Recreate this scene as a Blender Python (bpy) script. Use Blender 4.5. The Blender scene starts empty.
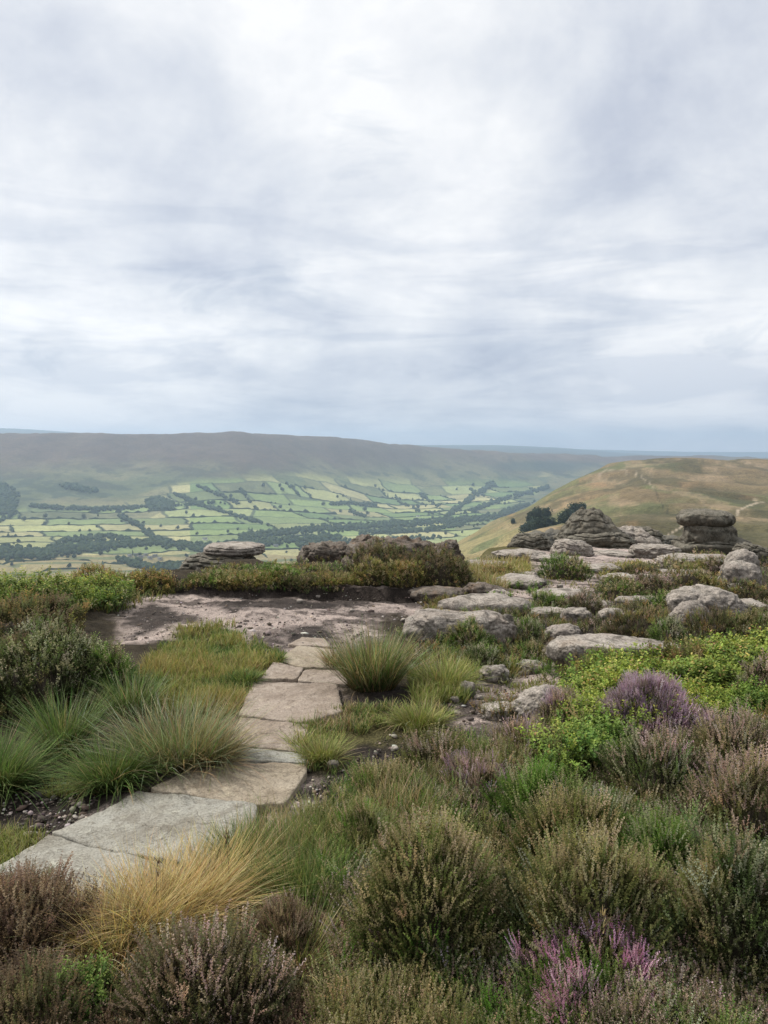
import bpy, math, random
import numpy as np
from mathutils import Vector, Matrix
random.seed(5)
rng = np.random.default_rng(11)
SC = bpy.context.scene
COL = SC.collection
PI = math.pi
EYE = 1.6
F = 759.0
PITCH = math.atan((512 - 448) / F)      # camera looks slightly down; eye level falls on row 448
CP, SP = math.cos(PITCH), math.sin(PITCH)

# ---------------------------------------------------------------- camera
cd = bpy.data.cameras.new("camera")
cam = bpy.data.objects.new("camera", cd)
COL.objects.link(cam)
cam.location = (0, 0, EYE)
cam.rotation_euler = (PI / 2 - PITCH, 0, 0)
cd.sensor_fit = 'VERTICAL'
cd.sensor_height = 24.0
cd.lens = 24.0 * F / 1024
cd.clip_start = 0.05
cd.clip_end = 60000
SC.camera = cam
SC.view_settings.view_transform = 'Standard'
SC.view_settings.look = 'None'
SC.view_settings.exposure = 0
SC.cycles.use_denoising = True
SC.cycles.max_bounces = 5
SC.cycles.diffuse_bounces = 2
SC.cycles.glossy_bounces = 2
SC.cycles.transmission_bounces = 3
SC.cycles.transparent_max_bounces = 4
SC.cycles.caustics_reflective = False
SC.cycles.caustics_refractive = False

# ---------------------------------------------------------------- noise
def _h2(ix, iy, s):
    n = (ix.astype(np.int64) * 374761393 + iy.astype(np.int64) * 668265263 + s * 1442695041) & 0xffffffff
    n = ((n ^ (n >> 13)) * 1274126177) & 0xffffffff
    n = ((n ^ (n >> 16)) * 2246822519) & 0xffffffff
    return ((n ^ (n >> 15)) & 0xffffff) / float(0xffffff)
def vn2(x, y, s=0):
    ix, iy = np.floor(x), np.floor(y)
    fx, fy = x - ix, y - iy
    fx = fx * fx * fx * (fx * (fx * 6 - 15) + 10); fy = fy * fy * fy * (fy * (fy * 6 - 15) + 10)
    a, b = _h2(ix, iy, s), _h2(ix + 1, iy, s)
    c, d = _h2(ix, iy + 1, s), _h2(ix + 1, iy + 1, s)
    return (a + (b - a) * fx) * (1 - fy) + (c + (d - c) * fx) * fy
def fbm2(x, y, s=0, o=4, g=.5):
    v = 0; a = 1; t = 0
    for k in range(o):
        v = v + a * (vn2(x, y, s + k * 17) * 2 - 1); t += a; a *= g
        x, y = x * 1.93 + y * .55 + 13.7, y * 1.93 - x * .55 + 7.1
    return v / t
def _h3(ix, iy, iz, s):
    return _h2(ix + iz * 7919, iy + iz * 104729, s)
def vn3(p, s=0):
    x, y, z = p[:, 0], p[:, 1], p[:, 2]
    ix, iy, iz = np.floor(x), np.floor(y), np.floor(z)
    f = [u * u * (3 - 2 * u) for u in (x - ix, y - iy, z - iz)]
    def L(k):
        a, b = _h3(ix, iy, iz + k, s), _h3(ix + 1, iy, iz + k, s)
        c, d = _h3(ix, iy + 1, iz + k, s), _h3(ix + 1, iy + 1, iz + k, s)
        return (a + (b - a) * f[0]) * (1 - f[1]) + (c + (d - c) * f[0]) * f[1]
    return L(0) * (1 - f[2]) + L(1) * f[2]
def fbm3(p, s=0, o=4, g=.5):
    v = 0; a = 1; t = 0
    for k in range(o):
        v = v + a * (vn3(p, s + k * 31) * 2 - 1); t += a; a *= g
        p = p * 2.03 + 5.3
    return v / t
def sstep(a, b, x):
    t = np.clip((x - a) / (b - a), 0, 1)
    return t * t * (3 - 2 * t)

# ---------------------------------------------------------------- terrain: survey profiles per bearing
def ray(px, py):
    u = (np.asarray(px, float) - 384) / F; v = (512 - np.asarray(py, float)) / F
    x = u + 0 * v; y = CP + v * SP + 0 * u; z = -SP + v * CP + 0 * u
    return x, y, z
def ratio(px, py):
    x, y, z = ray(px, py)
    return z / np.hypot(x, y)
LEFTFAR = [(60, -25), (300, -100), (1000, -215), (1900, 'p', 568), (2300, 'p', 546), (2900, 'p', 521), (3300, 'p', 501), (3650, 'p', 481), (4000, 'p', 461), (4250, 'p', 446)]
COLS = {
 -250: [(1.5, .05), (4, .1), (7, .25), (9, .3), (12, -.8), (20, -5)] + LEFTFAR + [(4500, 'p', 433), (5200, 'p', 437), (7500, 'p', 441), (12000, 'p', 427), (14000, 'p', 431), (30000, 'p', 445)],
 0: [(1.5, 0), (4, -.05), (6, -.05), (7.5, .08), (8.5, .03), (10, -.5), (13, -2), (20, -5)] + LEFTFAR + [(4500, 'p', 433), (5200, 'p', 437), (7500, 'p', 441), (12000, 'p', 428), (14000, 'p', 432), (30000, 'p', 445)],
 60: [(1.5, 0), (4, -.05), (6, -.05), (7.5, .05), (9, 'p', 592), (11, -.5), (14, -2), (20, -5)] + LEFTFAR + [(4500, 'p', 434), (5200, 'p', 439), (7500, 'p', 442), (12000, 'p', 431), (14000, 'p', 435), (30000, 'p', 445)],
 130: [(1.5, 0), (4, 0), (6, -.02), (7, -.05), (9.5, 'p', 593), (10.5, 'p', 583), (12.5, -1.1), (20, -5)] + LEFTFAR + [(4500, 'p', 434), (5200, 'p', 441), (7500, 'p', 445), (12000, 'p', 437), (14000, 'p', 440), (30000, 'p', 446)],
 235: [(1.5, 0), (4, 0), (6, -.03), (7.5, 'p', 617), (9.8, 'p', 593), (10.8, 'p', 583), (12, 'p', 576), (14, 'p', 569), (17, -1.7), (25, -6)] + LEFTFAR + [(4500, 'p', 432), (5200, 'p', 440), (7500, 'p', 445), (12000, 'p', 441), (30000, 'p', 446)],
 325: [(1.5, 0), (4, 0), (6, -.03), (7.5, 'p', 618), (10, 'p', 593), (11, 'p', 581), (13, 'p', 574), (16, -2), (25, -6), (60, -25), (300, -90), (1000, -215), (1900, -300), (2300, 'p', 548), (2900, 'p', 527), (3500, 'p', 505), (4000, 'p', 481), (4400, 'p', 460), (4800, 'p', 437), (5500, 'p', 444), (7500, 'p', 447), (12000, 'p', 444), (30000, 'p', 447)],
 400: [(1.5, 0), (4, 0), (6, -.05), (8.5, 'p', 610), (10.5, 'p', 594), (12, 'p', 582), (14, 'p', 574), (17, -2.2), (25, -6), (60, -25), (300, -80), (1000, -190), (1700, -290), (2300, 'p', 551), (2900, 'p', 530), (3700, 'p', 511), (4300, 'p', 493), (4700, 'p', 470), (5100, 'p', 444), (6000, 'p', 448), (12000, 'p', 445), (30000, 'p', 447)],
 450: [(1.5, 0), (4, 0), (6, -.05), (8.5, 'p', 611), (11, 'p', 593), (13, 'p', 583), (17, 'p', 572), (24, -3.5), (40, -9), (150, -30), (500, -80), (1000, 'p', 557), (1250, 'p', 548), (1500, -230), (2300, -308), (2900, 'p', 530), (3700, 'p', 511), (4400, 'p', 496), (4900, 'p', 471), (5400, 'p', 449), (6500, 'p', 452), (12000, 'p', 445), (30000, 'p', 448)],
 490: [(1.5, 0), (4, 0), (6, -.08), (8, 'p', 613), (10, 'p', 597), (12.5, 'p', 584), (16.5, 'p', 569), (23, 'p', 556), (30, 'p', 551), (36, -4.5), (60, -13), (150, -30), (500, -78), (1000, 'p', 541), (1350, 'p', 523), (1600, -205), (2300, -305), (2900, 'p', 529), (4000, 'p', 505), (4600, 'p', 492), (5100, 'p', 471), (5600, 'p', 452), (6500, 'p', 455), (12000, 'p', 445), (30000, 'p', 449)],
 520: [(1.5, 0), (4, 0), (6, -.09), (8, 'p', 614), (12, 'p', 588), (17, 'p', 569), (25, 'p', 555), (34, 'p', 548), (42, -6), (60, -11), (150, -30), (500, -70), (1000, 'p', 527), (1400, 'p', 510), (1700, -185), (2500, -300), (4000, 'p', 505), (4700, 'p', 491), (5200, 'p', 472), (5700, 'p', 453), (6500, 'p', 456), (12000, 'p', 446), (30000, 'p', 449)],
 560: [(1.5, 0), (4, .03), (6, -.05), (8, 'p', 617), (12, 'p', 591), (18, 'p', 570), (28, 'p', 555), (40, 'p', 546), (50, 'p', 542), (58, -7.5), (100, -15), (300, -45), (500, 'p', 548), (1000, 'p', 513), (1500, 'p', 487), (1800, -160), (2600, -300), (4700, 'p', 493), (5300, 'p', 475), (5900, 'p', 455), (6800, 'p', 457), (12000, 'p', 448), (30000, 'p', 449)],
 610: [(1.5, .03), (4, .08), (6, 0), (8, 'p', 622), (12, 'p', 595), (18, 'p', 573), (28, 'p', 557), (40, 'p', 548), (52, 'p', 542), (62, -8.5), (100, -15), (300, -48), (500, 'p', 544), (900, 'p', 510), (1300, 'p', 480), (1650, 'p', 464), (2000, -80), (3000, -230), (4700, -280), (5500, 'p', 473), (6300, 'p', 456), (7500, 'p', 459), (12000, 'p', 452), (30000, 'p', 450)],
 650: [(1.5, .05), (4, .12), (6, .05), (8, 'p', 628), (12, 'p', 599), (18, 'p', 577), (28, 'p', 559), (40, 'p', 550), (54, 'p', 545), (63, -9), (100, -16), (300, -50), (500, 'p', 541), (900, 'p', 505), (1300, 'p', 475), (1700, 'p', 459), (2200, -75), (3500, -210), (5200, -200), (6400, 'p', 456), (7500, 'p', 459), (12000, 'p', 455), (30000, 'p', 451)],
 700: [(1.5, .05), (4, .15), (6, .1), (8.5, 'p', 627), (12, 'p', 603), (18, 'p', 580), (28, 'p', 562), (38, 'p', 553), (55, 'p', 549), (65, -9), (100, -16), (300, -50), (500, 'p', 542), (900, 'p', 507), (1300, 'p', 477), (1750, 'p', 457), (2200, -70), (3500, -200), (5200, -190), (6600, 'p', 455), (7500, 'p', 458), (12000, 'p', 457), (30000, 'p', 452)],
 768: [(1.5, .05), (4, .18), (6, .2), (8.5, 'p', 622), (12, 'p', 604), (18, 'p', 584), (28, 'p', 567), (40, 'p', 560), (55, 'p', 555), (65, -9), (100, -16), (300, -50), (500, 'p', 547), (900, 'p', 512), (1300, 'p', 481), (1800, 'p', 459), (2200, -70), (3500, -200), (5200, -190), (6800, 'p', 458), (7500, 'p', 461), (12000, 'p', 458), (30000, 'p', 452)],
 950: [(1.5, .05), (4, .2), (6, .3), (9, .1), (18, -1.2), (40, -4), (65, -10), (100, -16), (300, -45), (500, 'p', 550), (900, 'p', 517), (1300, 'p', 485), (1850, 'p', 462), (2200, -70), (3500, -200), (5200, -190), (6800, 'p', 460), (7500, 'p', 462), (12000, 'p', 458), (30000, 'p', 452)],
}
def pchip(x, y, q):
    x = np.asarray(x, float); y = np.asarray(y, float)
    h = np.diff(x); d = np.diff(y) / h
    m = np.zeros_like(y); m[0] = d[0]; m[-1] = d[-1]
    w1 = 2 * h[1:] + h[:-1]; w2 = h[1:] + 2 * h[:-1]
    ok = d[:-1] * d[1:] > 0
    with np.errstate(divide='ignore', invalid='ignore'):
        mm = (w1 + w2) / (w1 / d[:-1] + w2 / d[1:])
    m[1:-1] = np.where(ok, mm, 0)
    i = np.clip(np.searchsorted(x, q) - 1, 0, len(x) - 2)
    t = np.clip((q - x[i]) / h[i], 0, 1)
    return (y[i] * (1 + 2 * t) * (1 - t) ** 2 + h[i] * m[i] * t * (1 - t) ** 2 + y[i + 1] * t * t * (3 - 2 * t) + h[i] * m[i + 1] * t * t * (t - 1))
LR0, LR1, NR = math.log(.5), math.log(30000), 900
lrg = np.linspace(LR0, LR1, NR)
pxs = sorted(COLS)
azs = []; tab = []
for p in pxs:
    x_, y_, _ = ray(p, 560 if p > 100 else 560)
    azs.append(math.atan2(float(x_), float(y_)))
    R_ = [.5]; Q_ = [0]
    for e in COLS[p]:
        R_.append(e[0])
        Q_.append((EYE + e[0] * float(ratio(p, e[2]))) / e[0] if len(e) == 3 else e[1] / e[0])
    tab.append(pchip(np.log(R_), Q_, lrg))
azs = np.array(azs); tab = np.array(tab)
NA = 500
azg = np.linspace(azs[0], azs[-1], NA)
T2 = np.stack([pchip(azs, tab[:, k], azg) for k in range(NR)], 1)      # NA x NR  of z/r
def hsmooth(x, y):
    x = np.asarray(x, float); y = np.asarray(y, float)
    r = np.maximum(np.hypot(x, y), .5); az = np.arctan2(x, y)
    a = np.clip((az - azg[0]) / (azg[-1] - azg[0]), 0, 1) * (NA - 1.001)
    b = np.clip((np.log(r) - LR0) / (LR1 - LR0), 0, 1) * (NR - 1.001)
    ia, ib = a.astype(int), b.astype(int); fa, fb = a - ia, b - ib
    q = (T2[ia, ib] * (1 - fb) + T2[ia, ib + 1] * fb) * (1 - fa) + (T2[ia + 1, ib] * (1 - fb) + T2[ia + 1, ib + 1] * fb) * fa
    z = q * r
    back = sstep(math.radians(55), math.radians(110), np.abs(az))       # behind the viewer: plain moor
    return z * (1 - back) + .15 * back
BANK = None
def h(x, y):
    """ground height: survey surface plus natural roughness of the right scale for its distance"""
    x = np.asarray(x, float); y = np.asarray(y, float); shp = np.broadcast(x, y).shape
    x = np.broadcast_to(x, shp).ravel(); y = np.broadcast_to(y, shp).ravel()
    r = np.hypot(x, y); z = hsmooth(x, y)
    i = np.where(r < 900)[0]
    if len(i):
        X, Y, Rr = x[i], y[i], r[i]
        z[i] += .035 * fbm2(X * .9, Y * .9, 3, 4) * sstep(1, 6, Rr)
        k = np.where(Rr > 14)[0]
        if len(k): z[i[k]] += .28 * fbm2(X[k] * .2, Y[k] * .2, 4, 3) * sstep(14, 30, Rr[k])
        if BANK is not None:
            k = np.where((Rr > 7) & (Rr < 16) & (X < 3) & (X > -5))[0]
            if len(k):
                X, Y = X[k], Y[k]; d = sdist(BANK, X, Y) + .12 * fbm2(X * 3, Y * 3, 12, 3)
                z[i[k]] += (.17 + .05 * fbm2(X * 1.3, Y * 1.3, 13, 2)) * sstep(-.02, .10, d)
    i = np.where(r > 200)[0]
    if len(i): z[i] += 3.2 * fbm2(x[i] / 60, y[i] / 60, 5, 4) * sstep(200, 900, r[i])
    i = np.where((r > 350) & (r < 2300))[0]
    if len(i):
        X, Y, Rr = x[i], y[i], r[i]
        z[i] += sstep(350, 700, Rr) * (1 - sstep(1900, 2300, Rr)) * (-9 * sstep(.72, 1, 1 - np.abs(fbm2((X * .55 + Y * .83) / 120, (Y * .55 - X * .83) / 700, 8, 3, .5))) + 5 * fbm2(X / 130, Y / 130, 9, 3))
    i = np.where((r > 2500) & (r < 12000))[0]
    if len(i):
        X, Y, Rr = x[i], y[i], r[i]
        gully = 1 - np.abs(fbm2((X * .94 + Y * .34) / 420, (Y * .94 - X * .34) / 1300, 6, 3, .45))
        z[i] += sstep(2500, 3400, Rr) * (1 - sstep(9000, 12000, Rr)) * (34 * (gully - .8) + 12 * fbm2(X / 240, Y / 240, 7, 4)) * sstep(-290, -200, z[i])
    return z.reshape(shp)
def hit(px, py, rmin=1.2, rmax=29000):
    """first ground point met by the survey line of sight (px, py)"""
    px = np.atleast_1d(np.asarray(px, float)); py = np.atleast_1d(np.asarray(py, float))
    dx, dy, dz = ray(px, py); hl = np.hypot(dx, dy); dx, dy, dz = dx / hl, dy / hl, dz / hl
    n = len(px); lo = np.full(n, float(rmin)); hi = np.full(n, float(rmin) * 1.02); done = np.zeros(n, bool)
    act = np.arange(n); r = float(rmin)
    while len(act) and r < rmax:
        r2 = r * 1.015
        b = (EYE + dz[act] * r2) < hsmooth(dx[act] * r2, dy[act] * r2)
        k = act[b]; lo[k] = r * .95; hi[k] = r2 * 1.05; done[k] = True; act = act[~b]; r = r2
    lo = np.maximum(lo, rmin); 
    for _ in range(13):
        m = (lo + hi) / 2
        b = (EYE + dz * m) < h(dx * m, dy * m)
        hi = np.where(b, m, hi); lo = np.where(b, lo, m)
    m = (lo + hi) / 2
    return dx * m, dy * m, h(dx * m, dy * m), m, done
def px2w(poly):
    """survey outline -> ground coordinates"""
    p = np.array(poly, float); x, y, z, r, d = hit(p[:, 0], p[:, 1])
    return np.stack([x, y], 1)
def inside(P, x, y):
    c = np.zeros(x.shape, bool); n = len(P); j = n - 1
    for i in range(n):
        xi, yi, xj, yj = P[i, 0], P[i, 1], P[j, 0], P[j, 1]
        if yi != yj:
            c ^= ((yi > y) != (yj > y)) & (x < (xj - xi) * (y - yi) / (yj - yi) + xi)
        j = i
    return c
def sdist(P, x, y):
    """signed distance, positive inside"""
    d = np.full(x.shape, 1e9); n = len(P)
    for i in range(n):
        a = P[i]; b = P[(i + 1) % n]; e = b - a; L = (e * e).sum() + 1e-9
        t_ = np.clip(((x - a[0]) * e[0] + (y - a[1]) * e[1]) / L, 0, 1)
        d = np.minimum(d, np.hypot(x - a[0] - t_ * e[0], y - a[1] - t_ * e[1]))
    return np.where(inside(P, x, y), d, -d)
BANK = px2w([(150, 588), (190, 591), (250, 596), (310, 598), (372, 599), (420, 600), (462, 599), (480, 590), (482, 580), (400, 576), (200, 576)])
def proj(x, y, z):
    z = z - EYE
    d = y * CP - z * SP; v = y * SP + z * CP
    d = np.maximum(d, 1e-3)
    return 384 + F * x / d, 512 - F * v / d

# ---------------------------------------------------------------- mesh + tagging helpers
def tag(o, label=None, cat=None, group=None, kind=None):
    if label: o['label'] = label
    if cat: o['category'] = cat
    if group: o['group'] = group
    if kind: o['kind'] = kind
    return o
def make_mesh(name, V, FA, mat, col=None, smooth=False, quads=False):
    V = np.ascontiguousarray(V, np.float32).reshape(-1, 3); FA = np.ascontiguousarray(FA, np.int32)
    k = FA.shape[1]
    me = bpy.data.meshes.new(name)
    me.vertices.add(len(V)); me.vertices.foreach_set('co', V.ravel())
    me.loops.add(FA.size); me.loops.foreach_set('vertex_index', FA.ravel())
    me.polygons.add(len(FA))
    me.polygons.foreach_set('loop_start', np.arange(0, FA.size, k, dtype=np.int32))
    me.polygons.foreach_set('loop_total', np.full(len(FA), k, np.int32))
    if smooth: me.polygons.foreach_set('use_smooth', np.ones(len(FA), bool))
    me.update(calc_edges=True)
    if col is not None:
        c = np.ones((len(V), 4), np.float32); c[:, :3] = col
        at = me.color_attributes.new('Col', 'FLOAT_COLOR', 'POINT'); at.data.foreach_set('color', c.ravel())
    me.materials.append(mat)
    return me
def obj(name, me, parent=None, loc=(0, 0, 0)):
    o = bpy.data.objects.new(name, me); COL.objects.link(o)
    o.location = loc
    if parent: o.parent = parent
    return o
def empty(name, loc, rz=0):
    o = bpy.data.objects.new(name, None); COL.objects.link(o); o.location = loc; o.rotation_euler.z = rz
    o.empty_display_size = .1
    return o

# ---------------------------------------------------------------- materials
class NT:
    def __init__(s, name):
        s.m = bpy.data.materials.new(name); s.m.use_nodes = True
        s.t = s.m.node_tree; s.t.nodes.clear(); s.out = s.n('ShaderNodeOutputMaterial')
    def n(s, ty, **kw):
        nd = s.t.nodes.new(ty)
        for k, v in kw.items():
            if k.startswith('i_'):
                key = k[2:]; key = int(key) if key.isdigit() else key.replace('_', ' ')
                nd.inputs[key].default_value = v
            else: setattr(nd, k, v)
        return nd
    def l(s, a, b): s.t.links.new(a, b)
    def attr(s): return s.n('ShaderNodeAttribute', attribute_name='Col').outputs['Color']
    def noise(s, scale, detail=4, rough=.55, co=None, dist=0):
        nd = s.n('ShaderNodeTexNoise'); nd.inputs['Scale'].default_value = scale; nd.inputs['Detail'].default_value = detail
        nd.inputs['Roughness'].default_value = rough; nd.inputs['Distortion'].default_value = dist
        if co: s.l(co, nd.inputs['Vector'])
        return nd.outputs['Fac']
    def ramp(s, fac, stops):
        r = s.n('ShaderNodeValToRGB'); e = r.color_ramp.elements
        while len(e) < len(stops): e.new(.5)
        for a, (p, c) in zip(e, stops):
            a.position = p; a.color = (c, c, c, 1) if not isinstance(c, tuple) else (*c, 1)
        s.l(fac, r.inputs[0]); return r.outputs[0]
    def mix(s, a, b, fac, mode='MIX'):
        m = s.n('ShaderNodeMix', data_type='RGBA', blend_type=mode)
        for v, i in ((fac, 0), (a, 6), (b, 7)):
            if hasattr(v, 'links') or hasattr(v, 'is_linked'): s.l(v, m.inputs[i])
            elif i == 0: m.inputs[0].default_value = v
            else: m.inputs[i].default_value = (*v, 1) if isinstance(v, tuple) else (v, v, v, 1)
        return m.outputs[2]
    def math(s, op, a, b=0.0):
        m = s.n('ShaderNodeMath', operation=op)
        for v, i in ((a, 0), (b, 1)):
            if isinstance(v, (int, float)): m.inputs[i].default_value = v
            else: s.l(v, m.inputs[i])
        return m.outputs[0]
def foliage_mat(name, trans=.35, rough=.6, spec=.25):
    t = NT(name); c = t.attr()
    c = t.mix(c, t.n('ShaderNodeObjectInfo').outputs['Color'], 1.0, 'MULTIPLY')
    b = t.n('ShaderNodeBsdfPrincipled'); b.inputs['Roughness'].default_value = rough
    b.inputs['Specular IOR Level'].default_value = spec
    t.l(c, b.inputs['Base Color'])
    tr = t.n('ShaderNodeBsdfTranslucent'); t.l(t.mix(c, (1.0, 1.0, .7), 1.0, 'MULTIPLY'), tr.inputs['Color'])
    ms = t.n('ShaderNodeMixShader'); ms.inputs[0].default_value = trans
    t.l(b.outputs[0], ms.inputs[1]); t.l(tr.outputs[0], ms.inputs[2]); t.l(ms.outputs[0], t.out.inputs[0])
    return t.m
M_LEAF = foliage_mat("leaf")
M_DRY = foliage_mat("dry_grass", .3, .7, .15)
M_FAR = foliage_mat("far_foliage", .0, .9, .05)
def ground_mat(name, near=True):
    t = NT(name); c = t.attr(); co = t.n('ShaderNodeTexCoord').outputs['Object']
    b = t.n('ShaderNodeBsdfPrincipled'); b.inputs['Roughness'].default_value = .92; b.inputs['Specular IOR Level'].default_value = .12
    if near:
        n1 = t.noise(9, 6, .65, co); n2 = t.noise(90, 4, .6, co); n3 = t.noise(330, 2, .5, co)
        v = t.ramp(n1, [(.3, .55), (.5, 1.0), (.72, 1.25)])
        v2 = t.ramp(n2, [(.3, .5), (.5, 1.0), (.72, 1.45)])
        c = t.mix(t.mix(c, v, 1.0, 'MULTIPLY'), v2, 1.0, 'MULTIPLY')
        vo = t.n('ShaderNodeTexVoronoi'); vo.inputs['Scale'].default_value = 70; t.l(co, vo.inputs['Vector'])
        peb = t.ramp(vo.outputs['Distance'], [(.12, 1.25), (.3, 1.0), (.6, .88)])
        c = t.mix(c, peb, .8, 'MULTIPLY')
        hh = t.math('ADD', t.math('ADD', t.math('MULTIPLY', n1, 1.0), t.math('MULTIPLY', n2, .35)), t.math('ADD', t.math('MULTIPLY', n3, .1), t.math('MULTIPLY', vo.outputs['Distance'], -.18)))
        bp = t.n('ShaderNodeBump'); bp.inputs['Distance'].default_value = .09; bp.inputs['Strength'].default_value = 1.0
        t.l(hh, bp.inputs['Height']); t.l(bp.outputs[0], b.inputs['Normal'])
    else:
        n1 = t.noise(.012, 6, .6, co); n2 = t.noise(.09, 5, .7, co)
        c = t.mix(c, t.ramp(n1, [(.3, .8), (.5, 1.0), (.7, 1.15)]), 1.0, 'MULTIPLY')
        c = t.mix(c, t.ramp(n2, [(.3, .70), (.5, 1.0), (.7, 1.28)]), 1.0, 'MULTIPLY')
        n3 = t.noise(.35, 6, .75, co)
        c = t.mix(c, t.ramp(n3, [(.35, .66), (.5, 1.0), (.66, 1.3)]), 1.0, 'MULTIPLY')
        bp = t.n('ShaderNodeBump'); bp.inputs['Distance'].default_value = 3.0; bp.inputs['Strength'].default_value = .8; t.l(t.math('ADD', n2, n3), bp.inputs['Height']); t.l(bp.outputs[0], b.inputs['Normal'])
    t.l(c, b.inputs['Base Color']); t.l(b.outputs[0], t.out.inputs[0])
    return t.m
M_GROUND = ground_mat("moor_ground"); M_FARLAND = ground_mat("far_land", False)

def rock_mat(name, a, b_, dark, warm, scale=1.0, lichen=.5):
    """gritstone: pale lichen crust, darker weathered patches, small pits"""
    t = NT(name); co = t.n('ShaderNodeTexCoord').outputs['Object']
    oi = t.n('ShaderNodeObjectInfo')
    ad = t.n('ShaderNodeVectorMath', operation='ADD'); t.l(co, ad.inputs[0])
    rv = t.n('ShaderNodeVectorMath', operation='SCALE'); rv.inputs[0].default_value = (17, 31, 23); t.l(oi.outputs['Random'], rv.inputs['Scale']); t.l(rv.outputs[0], ad.inputs[1]); co = ad.outputs[0]
    n0 = t.noise(2.2 * scale, 6, .6, co); n1 = t.noise(11 * scale, 6, .68, co); n2 = t.noise(60 * scale, 4, .6, co); n3 = t.noise(5 * scale, 8, .7, co, 1.2)
    c = t.mix(a, b_, t.ramp(n0, [(.38, 0.0), (.62, 1.0)]))
    c = t.mix(c, dark, t.ramp(n3, [(.47, 0.0), (.62, .85)]))
    c = t.mix(c, warm, t.ramp(t.noise(3.3 * scale, 4, .6, co), [(.55, 0.0), (.75, .5)]))
    c = t.mix(c, (.40, .39, .34), t.math('MULTIPLY', t.ramp(n1, [(.54, 0.0), (.70, .8)]), lichen))
    c = t.mix(c, t.ramp(n2, [(.3, .45), (.5, 1.0), (.72, 1.35)]), 1.0, 'MULTIPLY')
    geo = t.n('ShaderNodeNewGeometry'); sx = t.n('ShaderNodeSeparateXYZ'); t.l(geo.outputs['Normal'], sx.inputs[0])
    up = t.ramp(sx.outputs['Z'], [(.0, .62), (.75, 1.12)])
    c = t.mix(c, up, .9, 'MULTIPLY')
    b = t.n('ShaderNodeBsdfPrincipled'); b.inputs['Roughness'].default_value = .9; b.inputs['Specular IOR Level'].default_value = .2
    hh = t.math('ADD', t.math('MULTIPLY', n1, .6), t.math('ADD', t.math('MULTIPLY', n2, .3), t.math('MULTIPLY', n3, .5)))
    bp = t.n('ShaderNodeBump'); bp.inputs['Distance'].default_value = .05 / scale; bp.inputs['Strength'].default_value = .7
    t.l(hh, bp.inputs['Height']); t.l(bp.outputs[0], b.inputs['Normal'])
    t.l(c, b.inputs['Base Color']); t.l(b.outputs[0], t.out.inputs[0])
    return t.m
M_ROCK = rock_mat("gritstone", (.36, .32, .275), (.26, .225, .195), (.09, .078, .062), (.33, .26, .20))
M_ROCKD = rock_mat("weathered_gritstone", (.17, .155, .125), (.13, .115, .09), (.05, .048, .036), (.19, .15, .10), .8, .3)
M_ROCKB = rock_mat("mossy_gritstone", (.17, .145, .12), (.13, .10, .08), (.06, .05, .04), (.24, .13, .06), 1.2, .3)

# ---------------------------------------------------------------- sun and sky
SUN_AZ, SUN_EL = math.radians(-62), math.radians(50)     # bearing from the view direction, elevation
sl = bpy.data.lights.new("sun", 'SUN'); sl.energy = 4.0; sl.angle = math.radians(5); sl.color = (1, .955, .88)
so = bpy.data.objects.new("sun", sl); COL.objects.link(so)
sd = Vector((math.sin(SUN_AZ) * math.cos(SUN_EL), math.cos(SUN_AZ) * math.cos(SUN_EL), math.sin(SUN_EL)))
so.rotation_euler = sd.to_track_quat('Z', 'Y').to_euler(); so.location = (0, 0, 30)
w = bpy.data.worlds.new("World"); SC.world = w; w.use_nodes = True
t = NT.__new__(NT); t.t = w.node_tree; t.t.nodes.clear(); t.out = t.n('ShaderNodeOutputWorld')
sky = t.n('ShaderNodeTexSky', sky_type='NISHITA', sun_disc=False, sun_elevation=SUN_EL, sun_rotation=SUN_AZ)
bg1 = t.n('ShaderNodeBackground'); bg1.inputs[1].default_value = .1; t.l(sky.outputs[0], bg1.inputs[0])
gen = t.n('ShaderNodeTexCoord').outputs['Generated']
sp = t.n('ShaderNodeSeparateXYZ'); t.l(gen, sp.inputs[0])
zc = t.math('MAXIMUM', sp.outputs[2], 0.0); zz = t.math('ADD', zc, .30)
cb = t.n('ShaderNodeCombineXYZ'); t.l(t.math('DIVIDE', sp.outputs[0], zz), cb.inputs[0]); t.l(t.math('DIVIDE', sp.outputs[1], zz), cb.inputs[1])
mp = t.n('ShaderNodeMapping'); mp.inputs['Rotation'].default_value = (0, 0, .22); mp.inputs['Scale'].default_value = (.95, 1.0, 1); mp.inputs['Location'].default_value = (4.1, 1.3, 0); t.l(cb.outputs[0], mp.inputs[0])
uv = mp.outputs[0]
nA = t.noise(1.25, 9, .52, uv, .12); nB = t.noise(3.3, 9, .6, uv, .25); nC = t.noise(3.4, 9, .56, gen, .25)
cl = t.math('ADD', t.math('MULTIPLY', nA, .38), t.math('ADD', t.math('MULTIPLY', nB, .23), t.math('MULTIPLY', nC, .46)))
bright = t.ramp(cl, [(.41, (.53, .57, .66)), (.475, (.655, .69, .755)), (.53, (.76, .785, .825)), (.61, (.93, .935, .94))])
dim = t.ramp(zc, [(0.0, (.79, .80, .88)), (.06, (.84, .855, .91)), (.14, (.96, .97, .99)), (.3, (1.03, 1.03, 1.03)), (.5, (1.04, 1.04, 1.04)), (.8, (1.0, 1.0, 1.0))])
cc = t.mix(bright, dim, 1.0, 'MULTIPLY')
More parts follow.
